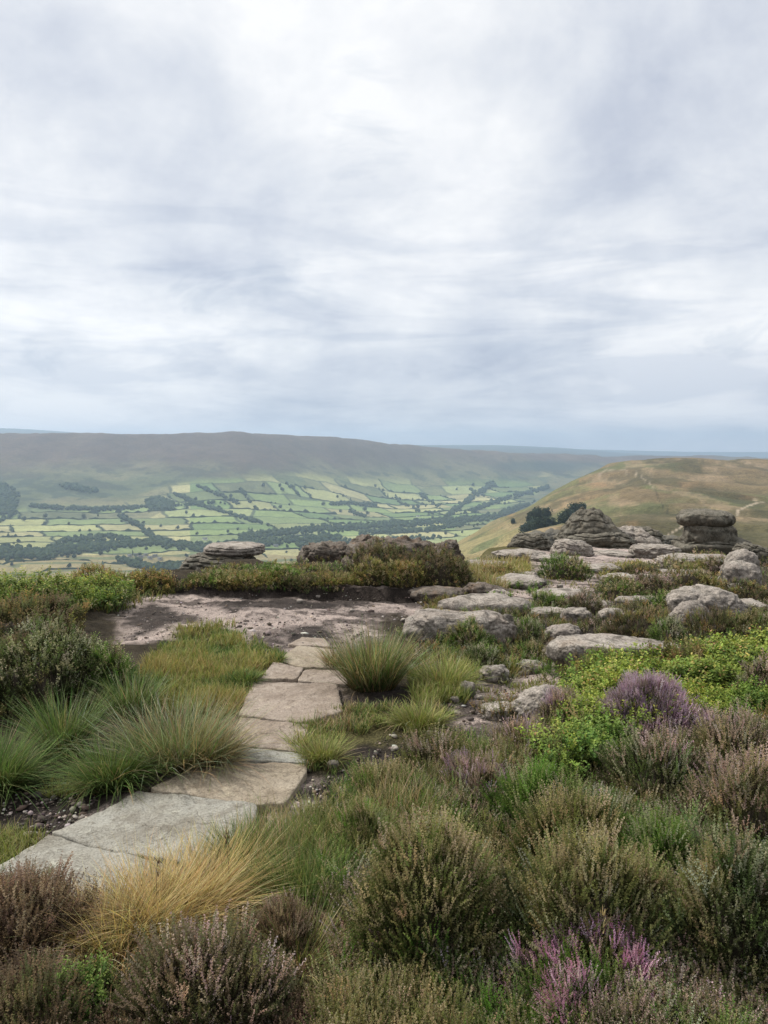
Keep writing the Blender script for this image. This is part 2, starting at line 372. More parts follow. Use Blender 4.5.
# darker bars of stratus low over the skyline
cb2 = t.n('ShaderNodeCombineXYZ'); t.l(sp.outputs[0], cb2.inputs[0]); t.l(t.math('MULTIPLY', zc, 5.5), cb2.inputs[1])
bars = t.noise(3.0, 7, .55, cb2.outputs[0], .5)
low = t.ramp(zc, [(.02, .8), (.22, .7), (.36, 0.0)])
cc = t.mix(cc, t.mix(cc, t.ramp(bars, [(.41, (.79, .82, .88)), (.49, (.99, .99, 1.0)), (.58, (1.12, 1.105, 1.08))]), 1.0, 'MULTIPLY'), low)
wisp = t.ramp(t.noise(2.1, 7, .6, uv, .5), [(.60, 1.0), (.68, (.82, .85, .89))])
cc = t.mix(cc, wisp, .8, 'MULTIPLY')
bg2 = t.n('ShaderNodeBackground'); bg2.inputs[1].default_value = 1.09; t.l(cc, bg2.inputs[0])
ms = t.n('ShaderNodeMixShader'); ms.inputs[0].default_value = .93
t.l(bg1.outputs[0], ms.inputs[1]); t.l(bg2.outputs[0], ms.inputs[2]); t.l(ms.outputs[0], t.out.inputs[0])
# ================================================================ the land
def polar_mesh(name, azv, rv, mat, colour, closed=False):
    A, Rr = np.meshgrid(azv, rv, indexing='ij'); X = np.sin(A) * Rr; Y = np.cos(A) * Rr
    Z = h(X.ravel(), Y.ravel()).reshape(X.shape)
    V = np.stack([X, Y, Z], -1).reshape(-1, 3); na, nr = len(azv), len(rv)
    i = np.arange(na if closed else na - 1)[:, None]; j = np.arange(nr - 1)[None]
    i2 = (i + 1) % na
    Q = np.stack([i * nr + j, i * nr + j + 1, i2 * nr + j + 1, i2 * nr + j], -1).reshape(-1, 4)
    return V, Q
# --- near moor -------------------------------------------------
ZONES = [  # kind, outline in survey pixels, soft edge (m)
 ('sand', [(112, 597), (150, 588), (215, 592), (330, 594), (400, 592), (470, 600), (520, 606), (545, 622), (470, 640), (440, 618), (390, 612), (370, 640), (345, 652), (330, 700), (322, 742), (300, 790), (235, 838), (120, 880), (-40, 920), (-200, 900), (-60, 860), (60, 800), (150, 790), (230, 700), (262, 650), (215, 640), (125, 640)], .12),
 ('sand', [(150, 860), (300, 780), (400, 740), (440, 745), (360, 800), (310, 850)], .1),
 ('sand', [(440, 690), (470, 675), (520, 668), (585, 676), (600, 700), (560, 730), (470, 735), (430, 725)], .1),
 ('sand', [(470, 600), (520, 600), (560, 628), (560, 665), (520, 680), (500, 640)], .1),
 ('sand', [(478, 573), (520, 566), (540, 578), (560, 598), (530, 610), (500, 600), (478, 590)], .3),
 ('sand', [(500, 556), (620, 552), (668, 560), (600, 576), (596, 592), (560, 586), (520, 572)], .6),
 ('sand', [(500, 556), (560, 544), (620, 543), (668, 552), (700, 552), (705, 560), (620, 566)], .9),
 ('sand', [(560, 606), (620, 590), (660, 596), (640, 612), (600, 618), (570, 616)], .15),
 ('peat', [(530, 625), (560, 618), (600, 622), (590, 632), (550, 634)], .12),
 ('sand', [(640, 655), (560, 640), (540, 650), (600, 670), (690, 672), (690, 660)], .1),
 ('peat', [(262, 628), (330, 622), (356, 640), (330, 648), (290, 646)], .15),
 ('peat', [(350, 696), (395, 688), (425, 700), (405, 716), (355, 720)], .10),
 ('peat', [(335, 745), (420, 738), (470, 742), (430, 765), (360, 790), (300, 815), (310, 780)], .10),
 ('peat', [(500, 700), (540, 690), (560, 700), (530, 716), (495, 720)], .10),
 ('peat', [(120, 615), (150, 600), (190, 612), (215, 622), (170, 622), (140, 632)], .12),
 ('peat', [(255, 700), (235, 720), (225, 745), (205, 762), (190, 770), (215, 735), (235, 700)], .06),
 ('peat', [(430, 690), (445, 688), (470, 735), (420, 730)], .08),
 ('peat', [(330, 735), (400, 730), (420, 745), (350, 760)], .08),
 ('peat', [(-40, 800), (60, 780), (110, 784), (60, 830), (-60, 850)], .1),
 ('peat', [(200, 603), (270, 596), (372, 597), (378, 604), (300, 608), (230, 610)], .15),
 ('peat', [(360, 600), (460, 592), (480, 600), (470, 608), (400, 604)], .2),
 ('grass', [(140, 665), (180, 625), (230, 628), (265, 650), (290, 660), (250, 690), (225, 720), (150, 720)], .1),
 ('grass', [(290, 720), (330, 712), (420, 702), (450, 715), (430, 735), (350, 745), (330, 770), (300, 768), (288, 740)], .1),
 ('grass', [(462, 560), (530, 556), (528, 572), (500, 590), (470, 590)], .3),
]
ZW = [(k, px2w(p), s) for k, p, s in ZONES]
C_SOIL = np.array((.075, .06, .04)); C_SAND = np.array((.60, .49, .43)); C_PEAT = np.array((.05, .041, .036)); C_GRASS = np.array((.15, .135, .055)); C_SANDF = np.array((.30, .255, .215))
def near_colour(x, y, z):
    n = fbm2(x * 2.2, y * 2.2, 21, 5, .6); n2 = fbm2(x * 9, y * 9, 22, 4, .6); n4 = fbm2(x * .7, y * 2.6, 25, 5, .65)
    c = np.tile(C_SOIL, (len(x), 1)) * (1 + .5 * n[:, None])
    moor = sstep(16, 40, np.hypot(x, y))[:, None]
    c = c * (1 - moor) + np.array((.10, .09, .05)) * moor * (1 + .4 * n[:, None])
    bare = np.zeros(len(x))
    for k, P, s in ZW:
        d = sdist(P, x, y); wgt = sstep(-s, s, d + s * 1.3 * n2 + s * 1.2 * n)[:, None]
        if k == 'sand':
            base = C_SAND * (1.05 + .30 * n[:, None] + .25 * n2[:, None])
            dirt = sstep(-.06, .28, n4 * .8 + .6 * n2)[:, None] * .82
            base = base * (1 - dirt) + np.array((.085, .068, .06)) * dirt
            bare = np.maximum(bare, wgt[:, 0])
        elif k == 'peat':
            base = C_PEAT * (1 + .4 * n2[:, None]); wgt = wgt * .92
        else:
            base = C_GRASS * (1 + .3 * n[:, None]); wgt = wgt * .85
        c = c * (1 - wgt) + base * wgt
    d = sdist(BANK, x, y) + .12 * fbm2(x * 3, y * 3, 12, 3)
    wgt = (sstep(-.22, -.03, d) * sstep(.25, .1, d))[:, None] * .93 * ((y > 7) & (y < 16))[:, None]
    c = c * (1 - wgt) + np.array((.042, .033, .028)) * wgt
    return np.clip(c, .01, 1)
azn = np.concatenate([np.radians(np.linspace(-180, -46, 60, endpoint=False)), np.radians(np.linspace(-46, 46, 640)), np.radians(np.linspace(46, 180, 60, endpoint=False))[1:]])
rn = np.exp(np.linspace(math.log(.35), math.log(95), 720))
V, Q = polar_mesh('moor', azn, rn, None, None, True)
x, y = V[:, 0], V[:, 1]; r_ = np.hypot(x, y)
det = (.020 + .018 * sstep(6, 8, r_)) * fbm2(x * 6, y * 6, 31, 5, .66) + .03 * np.maximum(fbm2(x * 1.7, y * 3.4, 33, 4), -.1)
V[:, 2] += det * sstep(1.2, 2.5, r_) * (1 - .5 * sstep(30, 60, r_)) - .02
C = near_colour(x, y, V[:, 2])
# close the sheet under the viewer
V = np.vstack([V, [[0, 0, float(h(0, .4))]]]); C = np.vstack([C, C[:1]])
me = make_mesh('moor_ground', V, Q, M_GROUND, C, True)
tag(obj('ground', me), kind='structure')

# --- valley, hills ------------------------------------------------
HC = math.cos(.42); HS = math.sin(.42)
def wuv(x, y):
    u = x * HC + y * HS; v = -x * HS + y * HC
    u = u + 70 * fbm2(x / 500, y / 500, 41, 2) + 14 * fbm2(x / 90, y / 90, 42, 2); v = v + 70 * fbm2(x / 480, y / 480, 43, 2) + 14 * fbm2(x / 90, y / 90, 44, 2)
    return u, v
def unwuv(u, v):
    u0, v0 = u.copy(), v.copy()
    x = u * HC - v * HS; y = u * HS + v * HC
    for _ in range(12):
        a, b = wuv(x, y); du, dv = u0 - a, v0 - b
        x = x + .8 * (du * HC - dv * HS); y = y + .8 * (du * HS + dv * HC)
    return x, y
FH, FW_ = 155.0, 245.0
def field(u, v):
    """brick-like enclosure pattern: id and distance to the nearest boundary"""
    j = np.floor(v / FH); o = _h2(j, j * 0 + 3, 7) * FW_
    i = np.floor((u + o) / FW_)
    def cut(i): return i * FW_ - o + (_h2(i, j, 9) - .5) * FW_ * .55
    a = cut(i); b = cut(i + 1)
    i = np.where(u < a, i - 1, np.where(u >= b, i + 1, i)); a = cut(i); b = cut(i + 1)
    dv = np.minimum(v - j * FH, (j + 1) * FH - v); du = np.minimum(u - a, b - u)
    return i, j, np.minimum(dv, du)
FIELDS = np.array([(-60, 560), (-60, 512), (20, 508), (60, 511), (120, 508), (165, 486), (250, 474), (330, 480), (400, 483), (470, 482), (520, 483), (545, 478), (530, 497), (500, 515), (470, 545), (440, 575), (-60, 600)], float)
def far_colour(x, y, z):
    px, py = proj(x, y, z); r = np.hypot(x, y)
    n = fbm2(x / 300, y / 300, 51, 5, .55); n2 = fbm2(x / 70, y / 70, 52, 4, .6); n3 = fbm2(x / 900, y / 900, 53, 3)
    mix = lambda c, d, w_: c * (1 - w_[:, None]) + d * w_[:, None]
    def K(a): return np.tile(np.array(a, float), (len(x), 1))
    # rough hillside, getting browner and darker towards the crest
    c = K((.115, .13, .06))
    c = mix(c, K((.19, .175, .085)), sstep(-.1, .35, n))
    c = mix(c, K((.05, .065, .035)), .85 * sstep(.02, .25, n2 * .8 - .6 * n))
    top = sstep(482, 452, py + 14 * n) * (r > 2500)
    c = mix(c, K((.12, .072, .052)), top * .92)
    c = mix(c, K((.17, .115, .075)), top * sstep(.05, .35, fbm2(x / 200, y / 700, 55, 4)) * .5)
    # enclosed fields on the lower slopes and valley floor
    u, v = wuv(x, y); i, j, e = field(u, v)
    hsh = _h2(i, j, 61); h2_ = _h2(i, j, 62)
    pal = np.array([(.19, .27, .085), (.24, .31, .10), (.15, .22, .075), (.20, .24, .09), (.38, .38, .15), (.44, .40, .18), (.24, .30, .11), (.33, .36, .14)])
    hsh = np.where((px < 190) & (hsh < .45), hsh * .5 + .5, hsh)
    f = pal[np.clip((hsh * 8).astype(int), 0, 7)] * (.85 + .3 * h2_[:, None])
    inf = sdist(FIELDS, px, py)
    wf = sstep(-6, 5, inf + 7 * n) * (r > 1700)
    keep = np.where((_h2(i, j, 63) > .2) | (inf > 22), 1.0, .25)
    c = mix(c, f, wf * keep)
    c = mix(c, K((.045, .06, .035)), wf * sstep(10, 4, e) * .85)
    # near spur on the right: tan grass, green bands, dark heather on the far side
    spur = (r < 2150) & (r > 65)
    s = K((.24, .185, .105)) * (1 + .35 * n[:, None])
    ridge_px = 560 + (py - 480) * .7
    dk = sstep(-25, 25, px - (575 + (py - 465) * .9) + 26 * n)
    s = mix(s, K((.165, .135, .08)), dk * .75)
    s = mix(s, K((.26, .155, .085)), .7 * sstep(.1, .4, fbm2(x / 45, y / 260, 57, 4)) * sstep(470, 490, py) * (1 - dk * .5))
    s = mix(s, K((.11, .14, .06)), .75 * sstep(.2, .45, fbm2(x / 160, y / 210, 58, 4) + .5 * n2 + .25 * (py > 480) * (px < 620)))
    s = mix(s, K((.08, .085, .045)), .8 * sstep(580, 700, px) * sstep(480, 525, py + 20 * n))
    gl = sstep(.80, .97, 1 - np.abs(fbm2((x * .55 + y * .83) / 120, (y * .55 - x * .83) / 700, 8, 3, .5)))
    s = mix(s, K((.09, .085, .05)), gl * .6)  # gullies painted darker, shade put into the colour under the soft light
    s = mix(s, K((.30, .24, .16)), .6 * sstep(.12, .35, fbm2(x / 38, y / 120, 59, 4)))
    s = mix(s, K((.075, .075, .04)), .75 * sstep(.1, .3, fbm2(x / 75, y / 190, 60, 5, .6)))
    lo = sstep(515, 540, py) * sstep(560, 520, px)
    s = mix(s, K((.26, .235, .12)), lo * .8)
    s = mix(s, K((.07, .11, .05)), lo * sstep(.55, .9, np.sin(v / 22)) * .7)
    # pale footpaths worn over the spur
    for P, wd in ((PATH1, .9), (PATH2, .7), (PATH3, .8)):
        d = np.full(len(x), 1e9)
        for a, b in zip(P[:-1], P[1:]):
            ex, ey = b[0] - a[0], b[1] - a[1]; t_ = np.clip(((px - a[0]) * ex + (py - a[1]) * ey) / (ex * ex + ey * ey), 0, 1)
            d = np.minimum(d, np.hypot(px - a[0] - t_ * ex, (py - a[1] - t_ * ey)))
        s = mix(s, K((.04, .04, .03) if P is PATH2 else (.50, .44, .36)), sstep(wd + .3, .2, d) * (.35 if P is PATH3 else .65) * (r > 400))
    s = s * np.array([[1.3, 1.2, 1.1]])
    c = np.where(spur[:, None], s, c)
    fars = sstep(7000, 9000, r)
    c = mix(c, K((.06, .07, .06)), fars)
    # cloud shadow painted into the land colour as a dark patch
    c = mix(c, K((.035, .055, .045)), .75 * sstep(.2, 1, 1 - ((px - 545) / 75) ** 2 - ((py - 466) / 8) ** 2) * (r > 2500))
    g_ = c.mean(1, keepdims=True); c = g_ + (c - g_) * np.where(r > 2200, .96, 1.0)[:, None]
    return np.clip(c * .9, .01, 1)
PATH1 = [(768, 500), (750, 505), (735, 512), (712, 517), (690, 522), (668, 535)]
PATH2 = [(655, 488), (659, 500), (667, 511), (680, 517), (690, 521)]
PATH3 = [(655, 488), (640, 476), (625, 470), (606, 470), (590, 480)]
azf = np.concatenate([np.radians(np.linspace(-75, -30, 90, endpoint=False)), np.radians(np.linspace(-30, 30, 900)), np.radians(np.linspace(30, 75, 90))[1:]])
rf = np.concatenate([np.exp(np.linspace(math.log(60), math.log(1700), 190, endpoint=False)), np.exp(np.linspace(math.log(1700), math.log(6500), 400, endpoint=False)), np.exp(np.linspace(math.log(6500), math.log(30000), 60))])
V, Q = polar_mesh('far', azf, rf, None, None)
V[:, 2] -= .6 * (1 - sstep(60, 90, np.hypot(V[:, 0], V[:, 1]))) + .3
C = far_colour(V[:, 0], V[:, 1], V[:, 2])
tag(obj('hills', make_mesh('hills', V, Q, M_FARLAND, C, True)), kind='structure')
# --- summer haze hanging in the valley ------------------------------
t = NT("valley_haze")
vs = t.n('ShaderNodeVolumePrincipled'); vs.inputs['Color'].default_value = (.62, .80, 1, 1); vs.inputs['Density'].default_value = 1.1e-4; vs.inputs['Anisotropy'].default_value = .35
t.l(vs.outputs[0], t.out.inputs['Volume'])
bx = [(-26000, 250, -700), (26000, 250, -700), (26000, 13500, -700), (-26000, 13500, -700), (-26000, 250, 260), (26000, 250, 260), (26000, 13500, 260), (-26000, 13500, 260)]
me = make_mesh('haze', bx, [(0, 3, 2, 1), (4, 5, 6, 7), (0, 1, 5, 4), (1, 2, 6, 5), (2, 3, 7, 6), (3, 0, 4, 7)], t.m)
hz = tag(obj('haze', me), 'pale blue summer haze hanging over the whole valley', 'haze', kind='stuff')
SC.cycles.volume_bounces = 1
# ================================================================ plant and rock builders
def rot_to(D, spin):
    """rotation matrices taking +Z to D (N,3), spun about the axis"""
    D = D / np.linalg.norm(D, axis=1, keepdims=True)
    a = np.where(np.abs(D[:, :1]) < .9, np.array([[1., 0, 0]]), np.array([[0., 1, 0]]))
    X = np.cross(a, D); X /= np.linalg.norm(X, axis=1, keepdims=True); Y = np.cross(D, X)
    c, s = np.cos(spin)[:, None], np.sin(spin)[:, None]
    return np.stack([X * c + Y * s, -X * s + Y * c, D], -1)
def lerp(a, b, t_): return a + (b - a) * t_
class Geo:
    """collects vertex, triangle and colour arrays into one mesh"""
    def __init__(s): s.V = []; s.F = []; s.C = []; s.n = 0
    def add(s, V, Fc, C):
        s.V.append(V.reshape(-1, 3)); s.F.append(Fc.reshape(-1, 3) + s.n); s.C.append(C.reshape(-1, 3)); s.n += len(s.V[-1])
    def mesh(s, name, mat, smooth=False):
        return make_mesh(name, np.vstack(s.V), np.vstack(s.F), mat, np.clip(np.vstack(s.C), 0, 1), smooth)
def heather_template(seed, lod):
    """heather shoot of height 1: a wiry stem forking low into upright spikes clothed in tiny scale leaves, florets on the upper half. Returns V, F, t (height), k (0 leaf, 1 floret, 2 stem)"""
    r = np.random.default_rng(seed); V = []; T = []; K = []
    nm, nb, nl, ll, lw = [(44, 3, 26, .050, .027), (20, 3, 10, .09, .05), (7, 2, 4, .19, .10)][lod]
    def spike(p0, d, L, n, t0, t1):
        d = d / np.linalg.norm(d); bend = r.normal(0, .09, 3); bend[2] = 0
        side = np.cross(d, [0, 0, 1.]) + [1e-3, 0, 0]; side /= np.linalg.norm(side); w_ = .006 if lod == 0 else .014
        p1 = p0 + d * L + bend * L
        V.extend([p0 - side * w_, p0 + side * w_, p1]); T.extend([t0, t0, t1]); K.extend([2, 2, 2])
        for i in range(n):
            s_ = .12 + .88 * (i + r.random()) / n; c = p0 + d * L * s_ + bend * L * s_ * s_
            a = i * 2.4 + r.random(); o = np.array([math.cos(a), math.sin(a), 1.2 + .8 * r.random()])
            l_ = ll * (1.2 - .65 * s_) * r.uniform(.8, 1.2); q = np.cross(o, [math.sin(a) + .3, -math.cos(a), .2]); q /= np.linalg.norm(q) + 1e-6
            fw = 1.45 if s_ > .42 else .9
            V.extend([c + o * l_ * .05 - q * lw * .5 * fw, c + o * l_ * .3 + q * lw * .5 * fw, c + o * l_ * .72]); tt = t0 + (t1 - t0) * s_
            T.extend([tt] * 3); K.extend([1 if s_ > .42 else 0] * 3)
    spike(np.zeros(3), np.array([r.normal(0, .08), r.normal(0, .08), 1.]), 1.0, nm, 0, 1)
    for b in range(nb):
        s_ = .08 + .32 * (b + .5) / nb; a = b * 2.1 + r.uniform(0, 1.4); L = r.uniform(.5, .82)
        spike(np.array([0, 0, s_]), np.array([math.cos(a) * .3, math.sin(a) * .3, 1.]), L, nl, s_ + .05, min(1, s_ + L))
    V = np.array(V); n = len(V)
    V[:, 2] = np.maximum(V[:, 2], -.02)
    return V, np.arange(n).reshape(-1, 3), np.array(T), np.array(K)
def bilberry_template(seed, lod):
    """one bilberry shoot: zigzag green stem and small oval leaves"""
    r = np.random.default_rng(seed); V = []; Fc = []; T = []; K = []
    nl, ll, lw = [(19, .15, .085), (9, .22, .13), (5, .34, .2)][lod]
    for b in range(3 if lod < 2 else 2):
        a0 = r.uniform(0, 6.28); lean = r.uniform(.1, .5) if b else .08; L = r.uniform(.7, 1)
        d = np.array([math.cos(a0) * lean, math.sin(a0) * lean, 1.]); d /= np.linalg.norm(d); n0 = len(V)
        V.extend([(-.008, 0, 0), (.008, 0, 0), tuple(d * L)]); Fc.append((n0, n0 + 1, n0 + 2)); T.extend([0, 0, .7]); K.extend([2] * 3)
        for i in range(nl // (2 if b else 1)):
            s_ = .22 + .8 * (i + r.random()) / (nl // (2 if b else 1)); s_ = min(s_, 1.02)
            c = d * L * s_; a = i * math.pi * .62 + r.normal(0, .5); o = np.array([math.cos(a), math.sin(a), r.uniform(.1, .9)]); o /= np.linalg.norm(o)
            q = np.cross(o, [0, 0, 1.]); q /= np.linalg.norm(q); up = np.cross(q, o); l_ = ll * r.uniform(.7, 1.15) * (1.1 - .35 * s_); w_ = lw * l_ / ll
            n0 = len(V)
            V.extend([c, c + o * l_ * .5 + q * w_ * .5 + up * .02, c + o * l_, c + o * l_ * .5 - q * w_ * .5 + up * .02]); Fc.extend([(n0, n0 + 1, n0 + 2), (n0, n0 + 2, n0 + 3)])
            T.extend([s_ * L] * 4); K.extend([1 if r.random() < .18 else 0] * 4)
    return np.array(V), np.array(Fc), np.clip(np.array(T), 0, 1), np.array(K)
HT = [[heather_template(100 + i, l) for i in range(7)] for l in range(3)]
BT = [[bilberry_template(200 + i, l) for i in range(6)] for l in range(3)]
def shoots(g, temps, P, D, S, cb, cm, ct, cf, fr=None):
    """place shoots: positions P, directions D, sizes S, colours base / middle / tip / floret (N,3); fr = share of florets per shoot"""
    n = len(P)
    if n == 0: return
    R = rot_to(D, rng.uniform(0, 6.28, n)); pick = rng.integers(0, len(temps), n)
    for k, (V, Fc, T, K) in enumerate(temps):
        i = np.where(pick == k)[0]
        if not len(i): continue
        cb = cb if k else cb * .55  # darker base colour: woody stems plus occlusion painted between shoots
        W = np.einsum('nij,vj->nvi', R[i], V) * S[i, None, None] + P[i, None]
        t_ = T[None, :, None]
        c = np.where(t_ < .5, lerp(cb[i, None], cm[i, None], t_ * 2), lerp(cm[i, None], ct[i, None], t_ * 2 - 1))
        leafr = np.repeat(rng.uniform(.84, 1.16, (len(i), len(V) // 3 + 1)), 3, axis=1)[:, :len(V), None]
        if cf is not None:
            fm = (K == 1)[None, :, None] & (t_ > .42)
            fr_ = (np.repeat(rng.random((len(i), len(V) // 3 + 1)), 3, axis=1)[:, :len(V), None] < (np.where(fr[i] > rng.random(len(i)), .92, .12)[:, None, None] if fr is not None else 1))
            c = np.where(fm & fr_, cf[i, None] + 0 * c, c)
        c = np.where((K == 2)[None, :, None], cb[i, None] * .9 + 0 * c, c) * leafr
        F2 = Fc[None] + (np.arange(len(i)) * len(V))[:, None, None]
        g.add(W, F2, c)
def blades(g, P, az, L, lean, curve, width, c0, c1, segs=4):
    """grass blades: base P (N,3), bearing az, length L, lean and droop, base and tip colour"""
    n = len(P); t_ = np.linspace(0, 1, segs + 1)[None]
    ang = lean[:, None] + curve[:, None] * t_
    ds = (L / segs)[:, None]
    hx = np.concatenate([np.zeros((n, 1)), np.cumsum(np.sin(ang[:, :-1]) * ds, 1)], 1); hz = np.concatenate([np.zeros((n, 1)), np.cumsum(np.cos(ang[:, :-1]) * ds, 1)], 1)
    tw = az + rng.normal(0, .5, n)
    C = np.stack([P[:, :1] + hx * np.cos(az)[:, None], P[:, 1:2] + hx * np.sin(az)[:, None], P[:, 2:3] + hz], -1)
    wv = np.stack([-np.sin(tw), np.cos(tw), 0 * tw], -1)[:, None] * (width[:, None] * np.clip(1.05 - t_ ** 1.6, .06, 1))[..., None]
    V = np.stack([C - wv * .5, C + wv * .5], 2).reshape(n, -1, 3)
    k = np.arange(segs) * 2; q = np.concatenate([np.stack([k, k + 1, k + 3], -1), np.stack([k, k + 3, k + 2], -1)])
    F2 = q[None] + (np.arange(n) * (segs + 1) * 2)[:, None, None]
    tc = np.repeat(t_, 2, 1).reshape(1, 2, -1).transpose(0, 2, 1).reshape(1, -1) if False else np.repeat(np.linspace(0, 1, segs + 1), 2)[None]
    c = lerp(c0[:, None], c1[:, None], tc[..., None])
    g.add(V, F2, c)
def pal(n, *cols, var=.18, p=None):
    """n colours drawn from a palette with a little variation"""
    a = np.array(cols, float)[rng.choice(len(cols), n, p=p)]
    return np.clip(a * (1 + rng.normal(0, var, (n, 1))) * (1 + rng.normal(0, var * .35, (n, 3))), .004, .95)
# species colours: base, middle, tip, floret
SPEC = {
 'olive': (((.09, .065, .04), (.07, .06, .03)), ((.10, .14, .04), (.085, .12, .035), (.14, .14, .05)), ((.30, .29, .13), (.25, .27, .11), (.34, .29, .16)), ((.50, .41, .25), (.40, .35, .19), (.54, .43, .30), (.27, .29, .11))),
 'green': (((.06, .07, .025),), ((.07, .15, .03), (.09, .17, .035)), ((.19, .32, .075), (.24, .33, .10)), ((.30, .38, .13), (.46, .44, .30), (.15, .27, .05))),
 'silver': (((.05, .045, .03),), ((.075, .105, .04), (.09, .11, .045)), ((.20, .22, .11), (.14, .18, .07)), ((.50, .48, .37), (.34, .34, .22), (.16, .22, .08))),
 'mauve': (((.08, .06, .045),), ((.09, .105, .045), (.115, .10, .06)), ((.28, .23, .15), (.22, .24, .12)), ((.58, .42, .38), (.46, .35, .29), (.64, .49, .49), (.28, .27, .13))),
 'brown': (((.08, .055, .04),), ((.15, .11, .075), (.12, .09, .065)), ((.26, .185, .13), (.22, .155, .11)), ((.34, .24, .185), (.27, .19, .14), (.40, .30, .24))),
 'bloom': (((.07, .055, .04),), ((.10, .13, .05),), ((.34, .24, .26),), ((.58, .40, .56), (.46, .31, .44), (.70, .56, .68), (.32, .25, .22))),
 'pink': (((.06, .06, .035),), ((.10, .15, .05),), ((.34, .24, .20),), ((.76, .42, .64), (.64, .34, .54), (.84, .60, .76))),
 'dark': (((.05, .04, .028),), ((.09, .10, .045), (.11, .10, .05)), ((.18, .155, .085), (.14, .17, .07)), ((.24, .19, .12), (.18, .20, .10), (.28, .21, .16))),
 'rust': (((.07, .05, .03),), ((.16, .14, .05), (.13, .15, .045)), ((.33, .24, .10), (.25, .27, .09)), ((.44, .29, .14), (.32, .33, .11), (.40, .32, .18))),
 'bil': (((.09, .10, .03),), ((.17, .25, .045), (.14, .22, .045)), ((.42, .48, .09), (.33, .43, .08), (.50, .50, .12)), ((.52, .45, .13), (.38, .46, .09), (.48, .30, .14))),
 'bilg': (((.07, .09, .03),), ((.11, .21, .04), (.14, .24, .05)), ((.22, .32, .07), (.30, .38, .08)), ((.36, .42, .10), (.24, .31, .07))),
}
def sp_cols(sp, n, var=.16):
    b, m, tp, f = SPEC[sp]
    return pal(n, *b, var=var), pal(n, *m, var=var), pal(n, *tp, var=var), pal(n, *f, var=var)
def lod_of(d): return 0 if d < 4.4 else (1 if d < 9 else 2)
BIL = ('bil', 'bilg')
def dome_pts(n, rx, ry, hz, seed, lump=.26, fill=.3):
    """points and normals over a lumpy dome"""
    z = rng.uniform(-.05, 1, n) ** .9 if False else np.clip(rng.uniform(-.02, 1, n), 0, 1); a = rng.uniform(0, 2 * PI, n); s = np.sqrt(1 - z * z)
    N = np.stack([s * np.cos(a), s * np.sin(a), z], -1)
    f = 1 + lump * 2 * fbm3(N * 2.1 + seed * 3.7, seed, 3)
    f = f * (1 - fill * rng.random(n) ** 2)
    return N * np.array([rx, ry, hz]) * f[:, None], N
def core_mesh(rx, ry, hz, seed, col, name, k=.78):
    """dark lumpy dome standing in for the shade inside a bush, plus woody twigs"""
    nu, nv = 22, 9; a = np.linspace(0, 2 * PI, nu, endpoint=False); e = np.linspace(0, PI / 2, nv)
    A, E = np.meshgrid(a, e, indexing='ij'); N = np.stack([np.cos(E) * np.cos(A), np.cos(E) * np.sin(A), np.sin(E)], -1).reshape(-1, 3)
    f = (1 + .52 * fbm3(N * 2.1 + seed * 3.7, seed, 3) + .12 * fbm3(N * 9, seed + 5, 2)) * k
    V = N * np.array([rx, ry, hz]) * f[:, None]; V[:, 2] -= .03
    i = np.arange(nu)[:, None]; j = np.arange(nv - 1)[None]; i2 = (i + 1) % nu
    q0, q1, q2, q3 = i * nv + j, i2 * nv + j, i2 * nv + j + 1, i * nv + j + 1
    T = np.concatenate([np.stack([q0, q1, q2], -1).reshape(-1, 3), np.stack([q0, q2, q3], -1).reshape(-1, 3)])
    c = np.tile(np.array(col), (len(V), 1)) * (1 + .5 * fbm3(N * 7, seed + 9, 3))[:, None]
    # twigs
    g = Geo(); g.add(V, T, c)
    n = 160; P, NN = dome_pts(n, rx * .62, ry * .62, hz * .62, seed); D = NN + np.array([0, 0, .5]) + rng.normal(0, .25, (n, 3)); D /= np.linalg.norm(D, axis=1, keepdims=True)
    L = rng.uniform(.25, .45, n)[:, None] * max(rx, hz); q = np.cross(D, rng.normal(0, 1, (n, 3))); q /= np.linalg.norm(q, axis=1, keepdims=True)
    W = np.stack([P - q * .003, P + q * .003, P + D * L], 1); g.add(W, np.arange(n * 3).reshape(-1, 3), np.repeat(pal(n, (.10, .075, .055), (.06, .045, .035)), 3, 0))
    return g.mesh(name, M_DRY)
SEED = [0]
